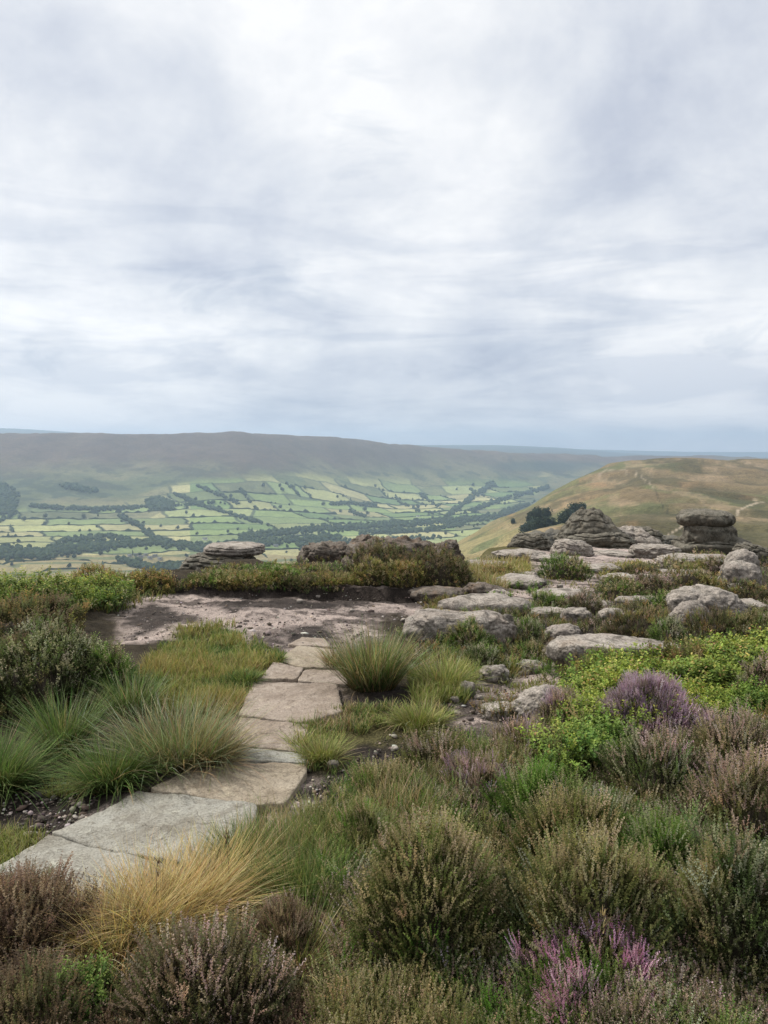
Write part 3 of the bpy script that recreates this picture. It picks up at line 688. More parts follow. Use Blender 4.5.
def bush(label, px, py, wpx, hpx, sp, dens=1.25, group=None, flower=0.0, tipw=1.0, name='heather_bush', mixsp=None, mixf=.3, shoot=.15, patch=None, pink=False):
    """a shrub standing where the survey row meets the ground; wpx / hpx are its apparent width and height"""
    SEED[0] += 1; seed = SEED[0]
    X, Y, Z, R, ok = hit(px, py); d = float(R[0]); k = d / F
    rx = wpx * k * .5; hz = hpx * k; ry = rx * .85 if rx < 1.1 else rx * .6
    cx, cy = float(X[0]), float(Y[0]); un = np.array([cx, cy]) / d; cx += un[0] * ry * .75; cy += un[1] * ry * .75
    cz = float(h(cx, cy)) - .03
    hz = max(.05, hz - (cz - float(Z[0])) * .5)
    sh = min(shoot * (1 if d < 6 else 1 + (d - 6) * .05), hz * .75, rx * .7)
    lod = lod_of(d); temps = (BT if sp in BIL else HT)[lod]
    area_px = wpx * max(hpx, wpx * .3)
    n = int(dens * np.clip(area_px * 4.0 / (sh / k) ** 1.25, 60, 4200) * (1.25 if lod == 2 else 1))
    o = empty(name, (cx, cy, cz))
    tag(o, label, 'bilberry' if sp in BIL else 'heather', group)
    rxi, ryi, hzi = max(rx - sh * .35, rx * .5), max(ry - sh * .35, ry * .5), max(hz - sh * .7, hz * .35)
    P, N = dome_pts(n, rxi, ryi, hzi, seed)
    D = N * .55 + np.array([0, 0, .8]) + rng.normal(0, .13, (n, 3))
    S = sh * rng.uniform(.65, 1.2, n)
    cb, cm, ct, cf = sp_cols(sp, n)
    pn = fbm3(P / max(rx, .1) * 2.2 + seed, seed + 3, 3)
    if mixsp:
        b2, m2, t2, f2 = sp_cols(mixsp, n); w_ = (pn + rng.normal(0, .12, n) > (.5 - mixf) * .8)[:, None]
        cb, cm, ct, cf = [np.where(w_, q, p_) for p_, q in ((cb, b2), (cm, m2), (ct, t2), (cf, f2))]
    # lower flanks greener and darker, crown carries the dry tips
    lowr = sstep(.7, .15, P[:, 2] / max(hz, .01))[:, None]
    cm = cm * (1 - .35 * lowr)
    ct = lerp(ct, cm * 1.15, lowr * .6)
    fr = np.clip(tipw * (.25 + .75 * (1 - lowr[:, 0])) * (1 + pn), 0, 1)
    P[:, 2] = np.maximum(P[:, 2], .0)
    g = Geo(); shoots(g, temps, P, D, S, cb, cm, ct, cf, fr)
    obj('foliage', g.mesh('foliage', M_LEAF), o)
    obj('shade_core_and_stems', core_mesh(rxi, ryi, hzi, seed, (.05, .04, .028), 'shade_core_and_stems'), o)  # dark dome added inside for occlusion, together with its twigs
    if flower:
        nf = int(n * flower * 1.8); P, N = dome_pts(nf * 2, rxi, ryi, hzi * 1.08, seed, fill=.12); up = P[:, 2] > hzi * .35
        if patch is not None: up &= fbm3(P / rx * 2.5, seed + 8, 2) > patch
        P, N = P[up][:nf], N[up][:nf]; nf = len(P)
        cb, cm, ct, cf = sp_cols('pink' if pink else 'bloom', nf)
        g = Geo(); shoots(g, temps, P + N * max(0, sh - .085) * .75, N * .6 + np.array([0, 0, .9]) + rng.normal(0, .2, (nf, 3)), min(sh, .085) * rng.uniform(.7, 1.2, nf), cb, cf * .75, cf, cf, np.ones(nf))
        obj('blossom', g.mesh('blossom', M_LEAF), o)
    return o
GR = {'green': (((.04, .06, .02), (.06, .085, .025)), ((.15, .25, .06), (.19, .27, .08), (.24, .29, .11), (.12, .20, .06))),
      'rush': (((.06, .075, .03), (.18, .13, .06)), ((.32, .38, .23), (.26, .33, .17), (.42, .44, .30), (.20, .27, .12))),
      'straw': (((.26, .19, .08), (.34, .24, .10)), ((.72, .54, .25), (.62, .45, .19), (.78, .62, .33), (.46, .37, .16))),
      'tan': (((.15, .11, .05), (.22, .15, .08)), ((.50, .40, .23), (.42, .32, .17), (.58, .48, .30), (.28, .27, .12))),
      'lime': (((.09, .11, .03), (.15, .14, .045)), ((.32, .37, .10), (.42, .40, .15), (.25, .32, .08), (.47, .41, .20))),
      'gold': (((.15, .13, .045), (.19, .16, .06)), ((.46, .36, .13), (.38, .36, .13), (.52, .40, .18), (.31, .33, .10)))}
def tussock(label, px, py, wpx, hpx, mixes, n=900, width=.003, group=None, lean=(.05, .75), curve=.7, name='grass_tussock', spread=.55, wind=0, cat='grass tussock'):
    X, Y, Z, R, ok = hit(px, py); d = float(R[0]); k = d / F; rx = wpx * k * .5; L = hpx * k * 1.12
    un = np.array([X[0], Y[0]]) / d; cx, cy = float(X[0]) + un[0] * rx * spread * .5, float(Y[0]) + un[1] * rx * spread * .5; cz = float(h(cx, cy)) - .02
    o = empty(name, (cx, cy, cz)); tag(o, label, cat, group)
    width = max(width, k * .75)
    mixes = list(mixes) + ([('tan', .07)] if mixes[0][0] in ('green', 'lime') else [])
    for sp, share in mixes:
        m = int(n * share); a = rng.uniform(0, 2 * PI, m); rr = np.sqrt(rng.random(m)); rad = rr * rx * spread
        P = np.stack([rad * np.cos(a), rad * np.sin(a) * .8, 0 * a], -1); P[:, 2] = h(cx + P[:, 0], cy + P[:, 1]) - cz - .01
        az = a + rng.normal(0, .75, m); ln = rng.normal(0, .16, m) + lean[0] + (lean[1] - lean[0]) * rr * rng.uniform(.5, 1.1, m)
        if wind: az = np.arctan2(np.sin(az) + 0 * az, np.cos(az) + wind); 
        ll = L * rng.uniform(.4, 1.12, m) * (.8 + .4 * ln); cu = curve * np.where(rng.random(m) < .12, rng.uniform(1.5, 3.0, m), rng.uniform(.1, 1.4, m))
        g = Geo(); blades(g, P, az, ll, ln, cu, np.full(m, width) * rng.uniform(.7, 1.3, m), pal(m, *GR[sp][0], var=.28), pal(m, *GR[sp][1], var=.28), 5)
        nm = {'green': 'green_blades', 'lime': 'green_blades', 'rush': 'rush_stems', 'straw': 'straw_blades', 'tan': 'dry_blades', 'gold': 'dry_blades'}[sp]
        obj(nm, g.mesh(nm, M_DRY), o)
    return o
def sample_px(poly, dens, jit=0):
    """survey points inside an outline, uniform in survey pixels"""
    P = np.array(poly, float); x0, y0 = P.min(0); x1, y1 = P.max(0); n = int(dens * (x1 - x0) * (y1 - y0))
    x = rng.uniform(x0, x1, n); y = rng.uniform(y0, y1, n); m = inside(P, x, y)
    return x[m], y[m]
def cover(g, poly, dens, mixes, size=.13, mound=.12, seed=1, lod=None, up=.9, bil=None):
    """low shrub cover over an outline: mixes = [(species, share)]; its canopy swells and dips"""
    x, y = sample_px(poly, dens); 
    if not len(x): return
    X, Y, Z, R, ok = hit(x, y)
    sw = sstep(-.25, .35, fbm2(X * 1.6, Y * 1.6, 70 + seed, 3)); nn = fbm2(X * 2.6, Y * 2.6, 80 + seed, 3)
    e = sdist(np.array(poly, float), x, y); keep = e + 10 * fbm2(X * 5, Y * 5, 99 + seed, 3) > rng.random(len(x)) ** 2 * 8
    x, X, Y, Z, R, sw, nn = x[keep], X[keep], Y[keep], Z[keep], R[keep], sw[keep], nn[keep]
    names = [m[0] for m in mixes]; cut = np.cumsum([m[1] for m in mixes]); cut = cut / cut[-1]
    val = np.clip((nn * 1.3 + .5) + rng.normal(0, .13, len(x)), 0, .9999)
    who = np.searchsorted(cut, val)
    top = mound * sw
    Pz = Z - .02 + top * (1 - .75 * rng.random(len(x)) ** 1.6)
    for li in range(3):
        for w_, sp in enumerate(names):
            l_ = np.where(R < 4.4, 0, np.where(R < 9, 1, 2)); i = np.where((who == w_) & (l_ == li))[0]
            if not len(i): continue
            P = np.stack([X[i], Y[i], Pz[i]], -1); n = len(i)
            D = np.array([0, 0, up]) + rng.normal(0, .3, (n, 3)); D[:, 2] = np.maximum(D[:, 2], .3)
            S = size * rng.uniform(.6, 1.25, n) * (1 + np.maximum(R[i] - 7, 0) * .045)
            cb, cm, ct, cf = sp_cols(sp, n); shoots(g, (BT if sp in BIL else HT)[li], P, D, S * (.9 if sp in BIL else 1), cb, cm, ct, cf, rng.uniform(.2, 1, n))
def turf(g, poly, dens, sp, L=.06, width=.003, lean=.9, seed=0, thin=-.6):
    x, y = sample_px(poly, dens); X, Y, Z, R, ok = hit(x, y)
    e = sdist(np.array(poly, float), x, y) * R / 5.0
    m = (fbm2(X * 4, Y * 4, 90 + seed, 3) > thin) & (e + 22 * fbm2(X * 5, Y * 5, 99 + seed, 3) > rng.random(len(x)) ** 2 * 14); X, Y, Z, R = X[m], Y[m], Z[m], R[m]; n = len(X)
    if not n: return
    pn = fbm2(X * 3, Y * 3, 95 + seed, 2)
    wv = np.maximum(width, R / F * .8) * rng.uniform(.7, 1.4, n)
    who = np.clip(((pn + .5 + rng.normal(0, .2, n)) * len(sp)).astype(int), 0, len(sp) - 1)
    c0 = np.zeros((n, 3)); c1 = np.zeros((n, 3))
    for w_, s_ in enumerate(sp):
        i = who == w_; c0[i] = pal(i.sum(), *GR[s_][0]); c1[i] = pal(i.sum(), *GR[s_][1])
    blades(g, np.stack([X, Y, Z - .012], -1), rng.uniform(0, 6.28, n), L * rng.uniform(.5, 1.3, n) * (1 + .6 * pn) * (1 + np.maximum(R - 6, 0) * .03), lean * rng.random(n), rng.uniform(0, 1.2, n), wv, c0, c1, 3)

# ---------------------------------------------------------------- rocks
import bmesh
_ico = {}
def ico(k):
    if k not in _ico:
        bm = bmesh.new(); bmesh.ops.create_icosphere(bm, subdivisions=k, radius=1)
        bm.verts.ensure_lookup_table(); V = np.array([v.co[:] for v in bm.verts]); Fc = np.array([[v.index for v in f.verts] for f in bm.faces]); bm.free(); _ico[k] = (V, Fc)
    return _ico[k]
def rock_verts(W, D, H, seed, sq=.75, rough=.1, strata=0.0, layers=5, taper=0.0, groove=.0, sub=5, tilt=0.0, top_flat=0.0):
    V, Fc = ico(sub); N = V.copy()
    P = np.sign(V) * np.abs(V) ** sq
    P /= np.maximum(np.linalg.norm(P, axis=1, keepdims=True), 1e-6) ** .35
    if top_flat: P[:, 2] = np.where(P[:, 2] > 0, np.minimum(P[:, 2], 1 - top_flat + (P[:, 2] - 1 + top_flat) * .25), P[:, 2])
    sc = max(W, D, H)
    q = P * np.array([W, D, H]) / sc * 2.2
    f = rough * 2.4 * fbm3(q + seed * 7.3, seed, 3) + rough * 1.1 * fbm3(q * 3.1 + seed, seed + 4, 4, .55)
    rid = 1 - np.abs(fbm3(q * 1.3 + seed * 2.1, seed + 8, 3)) * 2
    f = f - groove * sstep(.86, .98, rid)
    P = P * (1 + f)[:, None]
    if strata:
        z = P[:, 2] * layers / 2 + .9 * fbm3(q * np.array([.9, .9, .3]), seed + 6, 3) + .18 * P[:, 0] + seed * .37
        fl = z - np.floor(z); hh = _h2(np.floor(z), np.floor(z) * 0 + seed, 5)
        s_ = (hh - .5) * strata * .9 - strata * (.9 + .8 * fbm3(q * 2.3, seed + 7, 2)) * sstep(.16, .0, np.minimum(fl, 1 - fl))
        P[:, :2] *= (1 + s_)[:, None]
    if taper: P[:, :2] *= (1 - taper * (P[:, 2] + 1) / 2)[:, None]
    P = P * np.array([W / 2, D / 2, H / 2]); P[:, 2] += tilt * P[:, 0]
    return P, Fc
ROCKS = []
def rock(name, label, px, py, wpx, hpx, mat=None, dr=.8, rz=0, sink=.3, seed=None, parent=None, cat='rock', group=None, d=None, part_label=None, **kw):
    SEED[0] += 1; seed = seed or SEED[0]
    X, Y, Z, R, ok = hit(px, py); r = float(R[0]); k = r / F
    if d: r = d; k = d / F; dx, dy, dz = ray(px, py); hl = math.hypot(float(dx), float(dy)); X, Y, Z = [float(dx) / hl * d], [float(dy) / hl * d], [EYE + float(dz) / hl * d]
    W = wpx * k; Hh = hpx * k; D = W * dr
    H = Hh / (1 - sink); 
    P, Fc = rock_verts(W, D, H, seed, **kw)
    c, s = math.cos(rz), math.sin(rz); P[:, :2] = np.stack([P[:, 0] * c - P[:, 1] * s, P[:, 0] * s + P[:, 1] * c], -1)
    un = np.array([X[0], Y[0]]) / r
    loc = (float(X[0]) + un[0] * D * .4, float(Y[0]) + un[1] * D * .4, float(Z[0]) + H / 2 - H * sink)
    me = make_mesh(name, P, Fc, mat or M_ROCK, None, True)
    if not parent and r < 18 and wpx > 20: ROCKS.append((loc[0], loc[1], W / 2, D / 2, rz, r))
    if parent:
        o = obj(name, me, parent, tuple(np.array(loc) - np.array(parent.location)))
        if part_label: o['label'] = part_label
    else:
        o = obj(name, me, None, loc); tag(o, label, cat, group)
    return o
# ================================================================ path and rocks
def slab_mat():
    t = NT("flagstone"); co = t.n('ShaderNodeTexCoord').outputs['Object']; oi = t.n('ShaderNodeObjectInfo')
    ad = t.n('ShaderNodeVectorMath', operation='ADD'); t.l(co, ad.inputs[0]); rv = t.n('ShaderNodeVectorMath', operation='SCALE'); rv.inputs[0].default_value = (17, 31, 23); t.l(oi.outputs['Random'], rv.inputs['Scale']); t.l(rv.outputs[0], ad.inputs[1]); co = ad.outputs[0]
    n0 = t.noise(2.5, 6, .6, co); n1 = t.noise(14, 7, .7, co, .6); n2 = t.noise(110, 4, .6, co); n3 = t.noise(5, 9, .72, co, 2)
    c = t.mix((1, 1, 1), (.74, .71, .66), t.ramp(n0, [(.35, 0.0), (.65, 1.0)]))
    c = t.mix(c, (.50, .46, .42), t.ramp(n3, [(.49, 0.0), (.66, .8)]))
    c = t.mix(c, (1.25, 1.25, 1.15), t.ramp(n1, [(.56, 0.0), (.68, .6)]))
    c = t.mix(c, (.45, .42, .38), t.ramp(t.noise(26, 5, .7, co), [(.56, 0.0), (.64, .75)]))
    c = t.mix(c, t.ramp(n2, [(.3, .6), (.5, 1.0), (.7, 1.22)]), 1.0, 'MULTIPLY')
    c = t.mix(c, (.36, .31, .26), t.ramp(t.noise(1.6, 7, .68, co, 1.0), [(.50, 0.0), (.68, .7)]))
    # fine cracks wandering across the bedding surface
    ds = t.n('ShaderNodeVectorMath', operation='ADD'); nc = t.n('ShaderNodeTexNoise'); nc.inputs['Scale'].default_value = 4; nc.inputs['Detail'].default_value = 5; t.l(co, nc.inputs['Vector'])
    sc = t.n('ShaderNodeVectorMath', operation='SCALE'); sc.inputs['Scale'].default_value = .35; t.l(nc.outputs['Color'], sc.inputs[0]); t.l(co, ds.inputs[0]); t.l(sc.outputs[0], ds.inputs[1])
    vo = t.n('ShaderNodeTexVoronoi', feature='DISTANCE_TO_EDGE'); vo.inputs['Scale'].default_value = 2.1; t.l(ds.outputs[0], vo.inputs['Vector'])
    ck = t.math('MULTIPLY', t.ramp(vo.outputs['Distance'], [(0.0, 1.0), (.005, 0.0)]), t.ramp(n0, [(.48, 0.0), (.56, .8)]))
    c = t.mix(c, (.5, .46, .42), ck)
    c = t.mix(c, (.30, .28, .25), t.ramp(t.noise(75, 5, .7, co), [(.60, 0.0), (.66, .7)]))
    c = t.mix(c, oi.outputs['Color'], 1.0, 'MULTIPLY')
    b = t.n('ShaderNodeBsdfPrincipled'); b.inputs['Roughness'].default_value = .85; b.inputs['Specular IOR Level'].default_value = .25
    hh = t.math('ADD', t.math('MULTIPLY', n1, .5), t.math('ADD', t.math('MULTIPLY', n2, .15), t.math('ADD', t.math('MULTIPLY', n3, .6), t.math('MULTIPLY', ck, -.25))))
    bp = t.n('ShaderNodeBump'); bp.inputs['Distance'].default_value = .04; bp.inputs['Strength'].default_value = .75
    t.l(hh, bp.inputs['Height']); t.l(bp.outputs[0], b.inputs['Normal'])
    t.l(c, b.inputs['Base Color']); t.l(b.outputs[0], t.out.inputs[0]); return t.m
M_SLAB = slab_mat()
def paving(label, poly, tint, seed, lift=.02):
    W = px2w(poly); c = W.mean(0); cz = float(h(c[0], c[1]))
    # resample the outline and chip it
    pts = []
    n = len(W)
    for i in range(n):
        a, b = W[i], W[(i + 1) % n]; m = max(2, int(np.linalg.norm(b - a) / .02))
        for j in range(m):
            pts.append(a + (b - a) * j / m)
    pts = np.array(pts); 
    for _ in range(1): pts = (np.roll(pts, 1, 0) + 2 * pts + np.roll(pts, -1, 0)) / 4
    dc = pts - c; rad = np.linalg.norm(dc, axis=1, keepdims=True)
    pts = c + dc * (1 + (.013 * fbm2(pts[:, 0] * 14, pts[:, 1] * 14, seed, 5, .65)[:, None] + .008) / np.maximum(rad, .05) * 1.0)
    m = len(pts); rings = [(1.0, -.09), (1.0, -.004), (.994, .001), (.95, .003), (.9, .004), (.8, .004), (.65, .004), (.5, .004), (.35, .004), (.2, .004), (.08, .004)]
    # one flat, slightly tilted stone: plane fitted to the ground under its outline
    gz = h(pts[:, 0], pts[:, 1]); A = np.c_[pts - c, np.ones(m)]; co_, *_ = np.linalg.lstsq(A, gz, rcond=None)
    V = []
    for s, dz in rings:
        p = c + (pts - c) * s; pl = (p - c) @ co_[:2] + co_[2]
        nz = .012 * fbm2(p[:, 0] * 5, p[:, 1] * 5, seed + 2, 5, .6) + .005 * fbm2(p[:, 0] * 25, p[:, 1] * 25, seed + 3, 3)
        V.append(np.c_[p, pl + lift * .6 + dz + nz])
    V.append(np.array([[c[0], c[1], co_[2] + lift * .6 + .004]])); V = np.vstack(V); R = len(rings)
    i = np.arange(m); i2 = (i + 1) % m; T = []
    for k in range(R - 1):
        a, b, c2, d = k * m + i, k * m + i2, (k + 1) * m + i2, (k + 1) * m + i
        T += [np.stack([a, b, c2], -1), np.stack([a, c2, d], -1)]
    T.append(np.stack([(R - 1) * m + i, (R - 1) * m + i2, np.full(m, R * m)], -1)); T = np.vstack(T)
    a_ = .5 * sum(pts[q, 0] * pts[(q + 1) % m, 1] - pts[(q + 1) % m, 0] * pts[q, 1] for q in range(m))
    if a_ < 0: T = T[:, ::-1]
    V = V - np.array([c[0], c[1], cz])
    o = obj('paving_slab', make_mesh('paving_slab', V, T, M_SLAB, None, True), None, (c[0], c[1], cz)); o.color = (*tint, 1)
    tag(o, label, 'paving slab', 'flagstones laid along the path'); return o
GREY = (.40, .39, .345); TAN = (.42, .36, .28); PINK = (.40, .335, .28)
paving('grey flagstone at the lower left end of the path behind brown heather', [(-110, 935), (-50, 905), (-8, 878), (50, 841), (112, 854), (166, 865), (208, 873), (150, 925), (60, 945)], GREY, 1)
paving('large pale grey flagstone beside the straw coloured grass, widest of the path', [(52, 839), (140, 792), (256, 809), (255, 822), (209, 869), (112, 851)], GREY, 2, .024)
paving('broad tan flagstone with a small dark pit in its face', [(150, 791), (202, 764), (303, 767), (306, 773), (284, 805), (256, 808)], TAN, 3)
paving('narrow pale flagstone lying crosswise between two wider tan ones', [(229, 747), (303, 756), (308, 765), (205, 761)], GREY, 4, .015)
paving('short tan flagstone beside the mixed rush tussock', [(241, 720), (307, 726), (303, 754), (230, 745)], PINK, 5, .018)
paving('square pinkish flagstone in the middle of the path, largest of the upper ones', [(254, 682), (336, 687), (342, 712), (308, 724), (240, 717)], PINK, 6, .022)
paving('small pale flagstone left of the brown rush tussock', [(281, 661), (298, 648), (331, 650), (341, 669), (300, 668)], TAN, 7, .02)
paving('small flagstone with a rounded end beside the tiny grass tuft on the path', [(274, 664), (303, 670), (296, 681), (262, 679)], PINK, 8, .016)
paving('thin flagstone wedged between the square one and the brown rush tussock', [(306, 671), (342, 671), (349, 685), (298, 682)], PINK, 9, .012)
paving('farthest flagstone, half buried where the path meets dark peat', [(288, 645), (303, 638), (325, 640), (331, 647), (299, 646)], PINK, 10, .01)

B = 'gritstone boulders scattered over the bare ground'
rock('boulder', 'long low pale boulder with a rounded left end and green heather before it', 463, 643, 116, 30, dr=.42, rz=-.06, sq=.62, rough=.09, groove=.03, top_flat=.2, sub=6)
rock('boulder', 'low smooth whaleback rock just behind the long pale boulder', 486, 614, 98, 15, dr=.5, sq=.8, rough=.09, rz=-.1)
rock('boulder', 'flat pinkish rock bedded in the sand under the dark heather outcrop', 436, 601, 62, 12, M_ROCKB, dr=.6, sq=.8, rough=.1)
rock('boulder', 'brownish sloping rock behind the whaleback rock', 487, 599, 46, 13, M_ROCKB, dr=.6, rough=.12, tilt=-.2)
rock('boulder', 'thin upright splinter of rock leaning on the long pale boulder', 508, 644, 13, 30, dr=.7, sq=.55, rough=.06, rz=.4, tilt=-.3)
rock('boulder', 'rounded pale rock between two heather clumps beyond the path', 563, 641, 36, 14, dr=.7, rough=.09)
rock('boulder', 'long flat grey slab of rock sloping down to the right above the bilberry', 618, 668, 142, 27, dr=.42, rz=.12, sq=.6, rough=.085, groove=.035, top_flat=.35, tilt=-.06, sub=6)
rock('boulder', 'small pale stone in grass below the long boulder', 494, 682, 30, 14, dr=.8, rough=.12)
rock('boulder', 'smallest pale stone beside the dark peat hollow', 467, 695, 16, 12, dr=.8, rough=.14, sub=4)
rock('boulder', 'broad half sunken pale rock beside the purple heather', 548, 716, 76, 24, dr=.55, sq=.8, rough=.09, sink=.5, sub=6)
rock('boulder', 'big domed grey boulder rising behind another in the right heather', 707, 626, 78, 33, dr=.6, sq=.75, rough=.085, groove=.03, sub=6, tilt=-.12)
rock('boulder', 'rounded front lobe of rock resting against the big domed boulder', 690, 631, 38, 26, dr=.7, sq=.85, rough=.06)
rock('boulder', 'flat ledge stone beyond the dark heather bush, left one of a pair', 594, 611, 26, 9, dr=.7, sq=.5, rough=.06)
rock('boulder', 'flat ledge stone beyond the dark heather bush, right one of a pair', 632, 606, 34, 8, dr=.5, sq=.5, rough=.06, rz=-.1)
rock('boulder', 'blocky low stone left of the heather hiding the domed boulder', 612, 624, 30, 13, dr=.7, sq=.5, rough=.10)
rock('boulder', 'pale stone half hidden in heather below the ledge stones', 576, 622, 28, 12, dr=.8, rough=.1)
rock('boulder', 'angular stone at the foot of the orange grass bank', 500, 600, 22, 9, dr=.8, rough=.15, sq=.6)
rock('boulder', 'flat pinkish bedrock ledge leading up towards the far outcrops', 520, 588, 50, 8, dr=1.1, sq=.6, rough=.09)
rock('boulder', 'upper half of a split grey boulder at the right edge', 741, 573, 30, 20, dr=.8, sq=.85, rough=.085, d=16.5)
rock('boulder', 'lower half of a split grey boulder at the right edge', 740, 585, 36, 20, dr=.8, sq=.85, rough=.085, d=15.6)
# bedrock ledges breaking through the far sandy top and the heather round it
for lab, px, py, w_, h_, kw in [
    ('pale flat bedrock ledge just left of the green heather mound', 515, 580, 44, 6, dict()),
    ('pale bedrock ledge right of the green heather mound', 622, 582, 40, 6, dict()),
    ('long bedrock ledge across the sandy top, nearest one', 560, 600, 60, 7, dict()),
    ('grey ledge breaking the heather below the mushroom rock', 668, 586, 54, 8, dict()),
    ('grey ledge breaking the heather left of the split grey boulder', 700, 600, 44, 8, dict()),
    ('flat grey rock half covered by heather below the split grey boulder', 742, 612, 50, 9, dict()),
    ('cracked flat rock between the whaleback rock and the ledge stones', 548, 618, 40, 9, dict()),
    ('low rock under the heather behind the long flat grey slab', 640, 640, 50, 8, dict()),
    ('tilted flat stone between the small pale stone and the long slab', 532, 672, 34, 9, dict()),
    ('worn bedrock showing through the path bare ground by the rush tussock', 425, 672, 36, 7, dict()),
    ('wide worn bedrock sheet on the bare ground before the crag', 452, 622, 70, 7, dict(dr=.9)),
    ('thin bedrock ledge at the near end of the orange grass', 478, 606, 40, 6, dict()),
    ('flat stone sunk in peat beside the soft lime grass tuft', 500, 716, 40, 9, dict())]:
    a = dict(dr=.8, sq=.55, rough=.14, top_flat=.4, groove=.03, sink=.45); a.update(kw)
    rock('boulder', lab, px, py, w_, h_, M_ROCK, **a)
for px, py, w_, h_ in [(486, 568, 40, 5), (600, 572, 44, 5), (650, 606, 30, 7), (676, 642, 36, 8), (720, 592, 34, 7), (686, 578, 40, 6), (470, 612, 30, 6), (612, 556, 40, 4), (548, 562, 34, 4)]:
    rock('boulder', 'low broken gritstone ledge half buried among the plateau heather', px, py, w_, h_, M_ROCK, group='low broken ledges on the plateau', dr=.9, sq=.5, rough=.16, top_flat=.4, groove=.05, sink=.4, rz=float(rng.uniform(-.4, .4)))
# outcrops along the edge
def layered(label, px, py, w, hh, mat=M_ROCKD, **kw):
    a = dict(dr=.75, sq=.6, rough=.1, strata=.14, layers=4, sub=6, groove=.03); a.update(kw)
    return rock('rock_outcrop', label, px, py, w, hh, mat, cat='rock outcrop', **a)
layered('tall cone shaped gritstone outcrop of thin weathered layers on the edge', 590, 546, 88, 34, M_ROCKD, taper=.66, layers=7, strata=.09, seed=31, sq=.65, rough=.11, sink=.2, tilt=-.05, groove=.04)
layered('ragged shoulder of rock spreading right from the cone shaped outcrop', 624, 547, 70, 16, M_ROCK, taper=.5, layers=4, strata=.06, rough=.2, groove=.035)
layered('low broken rock shelf spreading left from the cone shaped outcrop', 548, 548, 60, 14, M_ROCKD, taper=.4, layers=3, strata=.06, rough=.2, groove=.035)
layered('low wide layered shelf at the foot of the cone shaped outcrop', 598, 547, 74, 14, layers=4, taper=.2)
layered('dark flat topped outcrop at the left end of the edge rocks', 529, 551, 46, 13, taper=.3)
layered('pale rounded rock in front of the cone shaped outcrop', 571, 556, 46, 14, M_ROCK, strata=.08, taper=.2)
layered('thin rock shelf left of the sandy top', 520, 558, 50, 6, M_ROCK, strata=.05)
layered('dark layered outcrop between the cone and the mushroom rock', 640, 545, 50, 16, taper=.3, layers=5)
layered('broad pale slab below the dark layered outcrop', 655, 558, 50, 13, M_ROCK, strata=.08, top_flat=.3)
layered('long pale bedrock ledge at the foot of the mushroom rock', 692, 565, 74, 8, M_ROCK, strata=.05, dr=.5)
layered('dark layered rocks stepping down right of the mushroom rock', 752, 563, 44, 17, taper=.2, layers=6, rz=.3, tilt=-.15)
layered('small dark rock peeping over the edge by the mushroom rock', 668, 546, 24, 9)
# the mushroom rock: cap, neck, pedestal
X, Y, Z, R, ok = hit(706, 556)
tor = tag(empty('mushroom_rock', (float(X[0]), float(Y[0]), float(Z[0]))), 'mushroom shaped gritstone tor with a dark overhanging cap on paler blocks', 'tor')
D0 = float(R[0])
rock('pedestal', '', 711, 557, 74, 17, M_ROCKD, parent=tor, dr=.8, sq=.55, rough=.09, strata=.1, layers=4, taper=.15, sink=.15, d=D0, seed=52)
rock('neck', '', 708, 548, 54, 25, M_ROCKD, parent=tor, dr=.8, sq=.6, rough=.1, groove=.035, sink=.1, taper=.12, tilt=-.05, d=D0 + .1, part_label='paler rounded block carrying the cap', seed=53, strata=.04, layers=3)
rock('cap', '', 704, 528, 50, 16, M_ROCKD, parent=tor, dr=.85, sq=.7, rough=.085, sink=.08, d=D0 + .1, part_label='dark flattened overhanging cap stone', seed=57)
# left table rock
X, Y, Z, R, ok = hit(230, 566)
D1 = 15.0
dx, dy, dz = ray(228, 572)
tb = tag(empty('table_rock', (float(dx) * D1, float(dy) * D1, EYE + float(dz) * D1)), 'flat round table rock on thin stepped layers at the edge above the valley', 'rock outcrop')
rock('base', '', 220, 576, 84, 22, M_ROCKD, parent=tb, dr=.7, sq=.6, rough=.09, strata=.14, layers=6, taper=.3, sink=.05, d=D1, seed=61, sub=6)
rock('table_top', '', 235, 558, 60, 13, M_ROCK, parent=tb, dr=.8, sq=.55, rough=.05, strata=.10, layers=4, sink=.05, d=D1 + .1, part_label='thick round layered top stone', seed=62, sub=6, top_flat=.2)
layered('squat brown block of rock with orange moss at the top of the bank', 326, 576, 54, 34, M_ROCKB, strata=.03, d=12.6, dr=.7, sq=.5, rough=.13, groove=.035, tilt=-.08, top_flat=.2)
layered('dark split rock left of the heather topped crag', 360, 578, 30, 42, M_ROCKB, strata=.04, d=12.0, dr=.8, sq=.5)
layered('jagged dark crag almost buried under heather at the top of the bank', 402, 590, 112, 50, M_ROCKB, strata=.06, d=11.3, dr=.6, sq=.6, rough=.16, layers=3)
layered('brown knob of rock poking out of heather at the right of the crag', 447, 566, 30, 24, M_ROCKB, strata=.05, d=12.0, rough=.15)
# loose stones on the sand
st = []
for k, (px, py, w_) in enumerate([(333, 768, 9), (404, 622, 5), (352, 612, 4), (300, 603, 5), (318, 598, 4), (455, 702, 7), (480, 700, 6), (430, 735, 6), (395, 752, 7), (372, 768, 6), (513, 700, 6), (585, 598, 5), (610, 584, 4), (640, 572, 4), (560, 588, 5), (412, 762, 8)]):
    lab = ['small loose stone lying on bare sand', 'pale pebble lying alone by the path edge near the grass'][k == 0]
    o = rock('stone', lab, px, py, w_ * 1.3, w_ * .7, dr=.8, rough=.12, sub=3, sink=.2, cat='stone', group='loose stones on the bare ground')

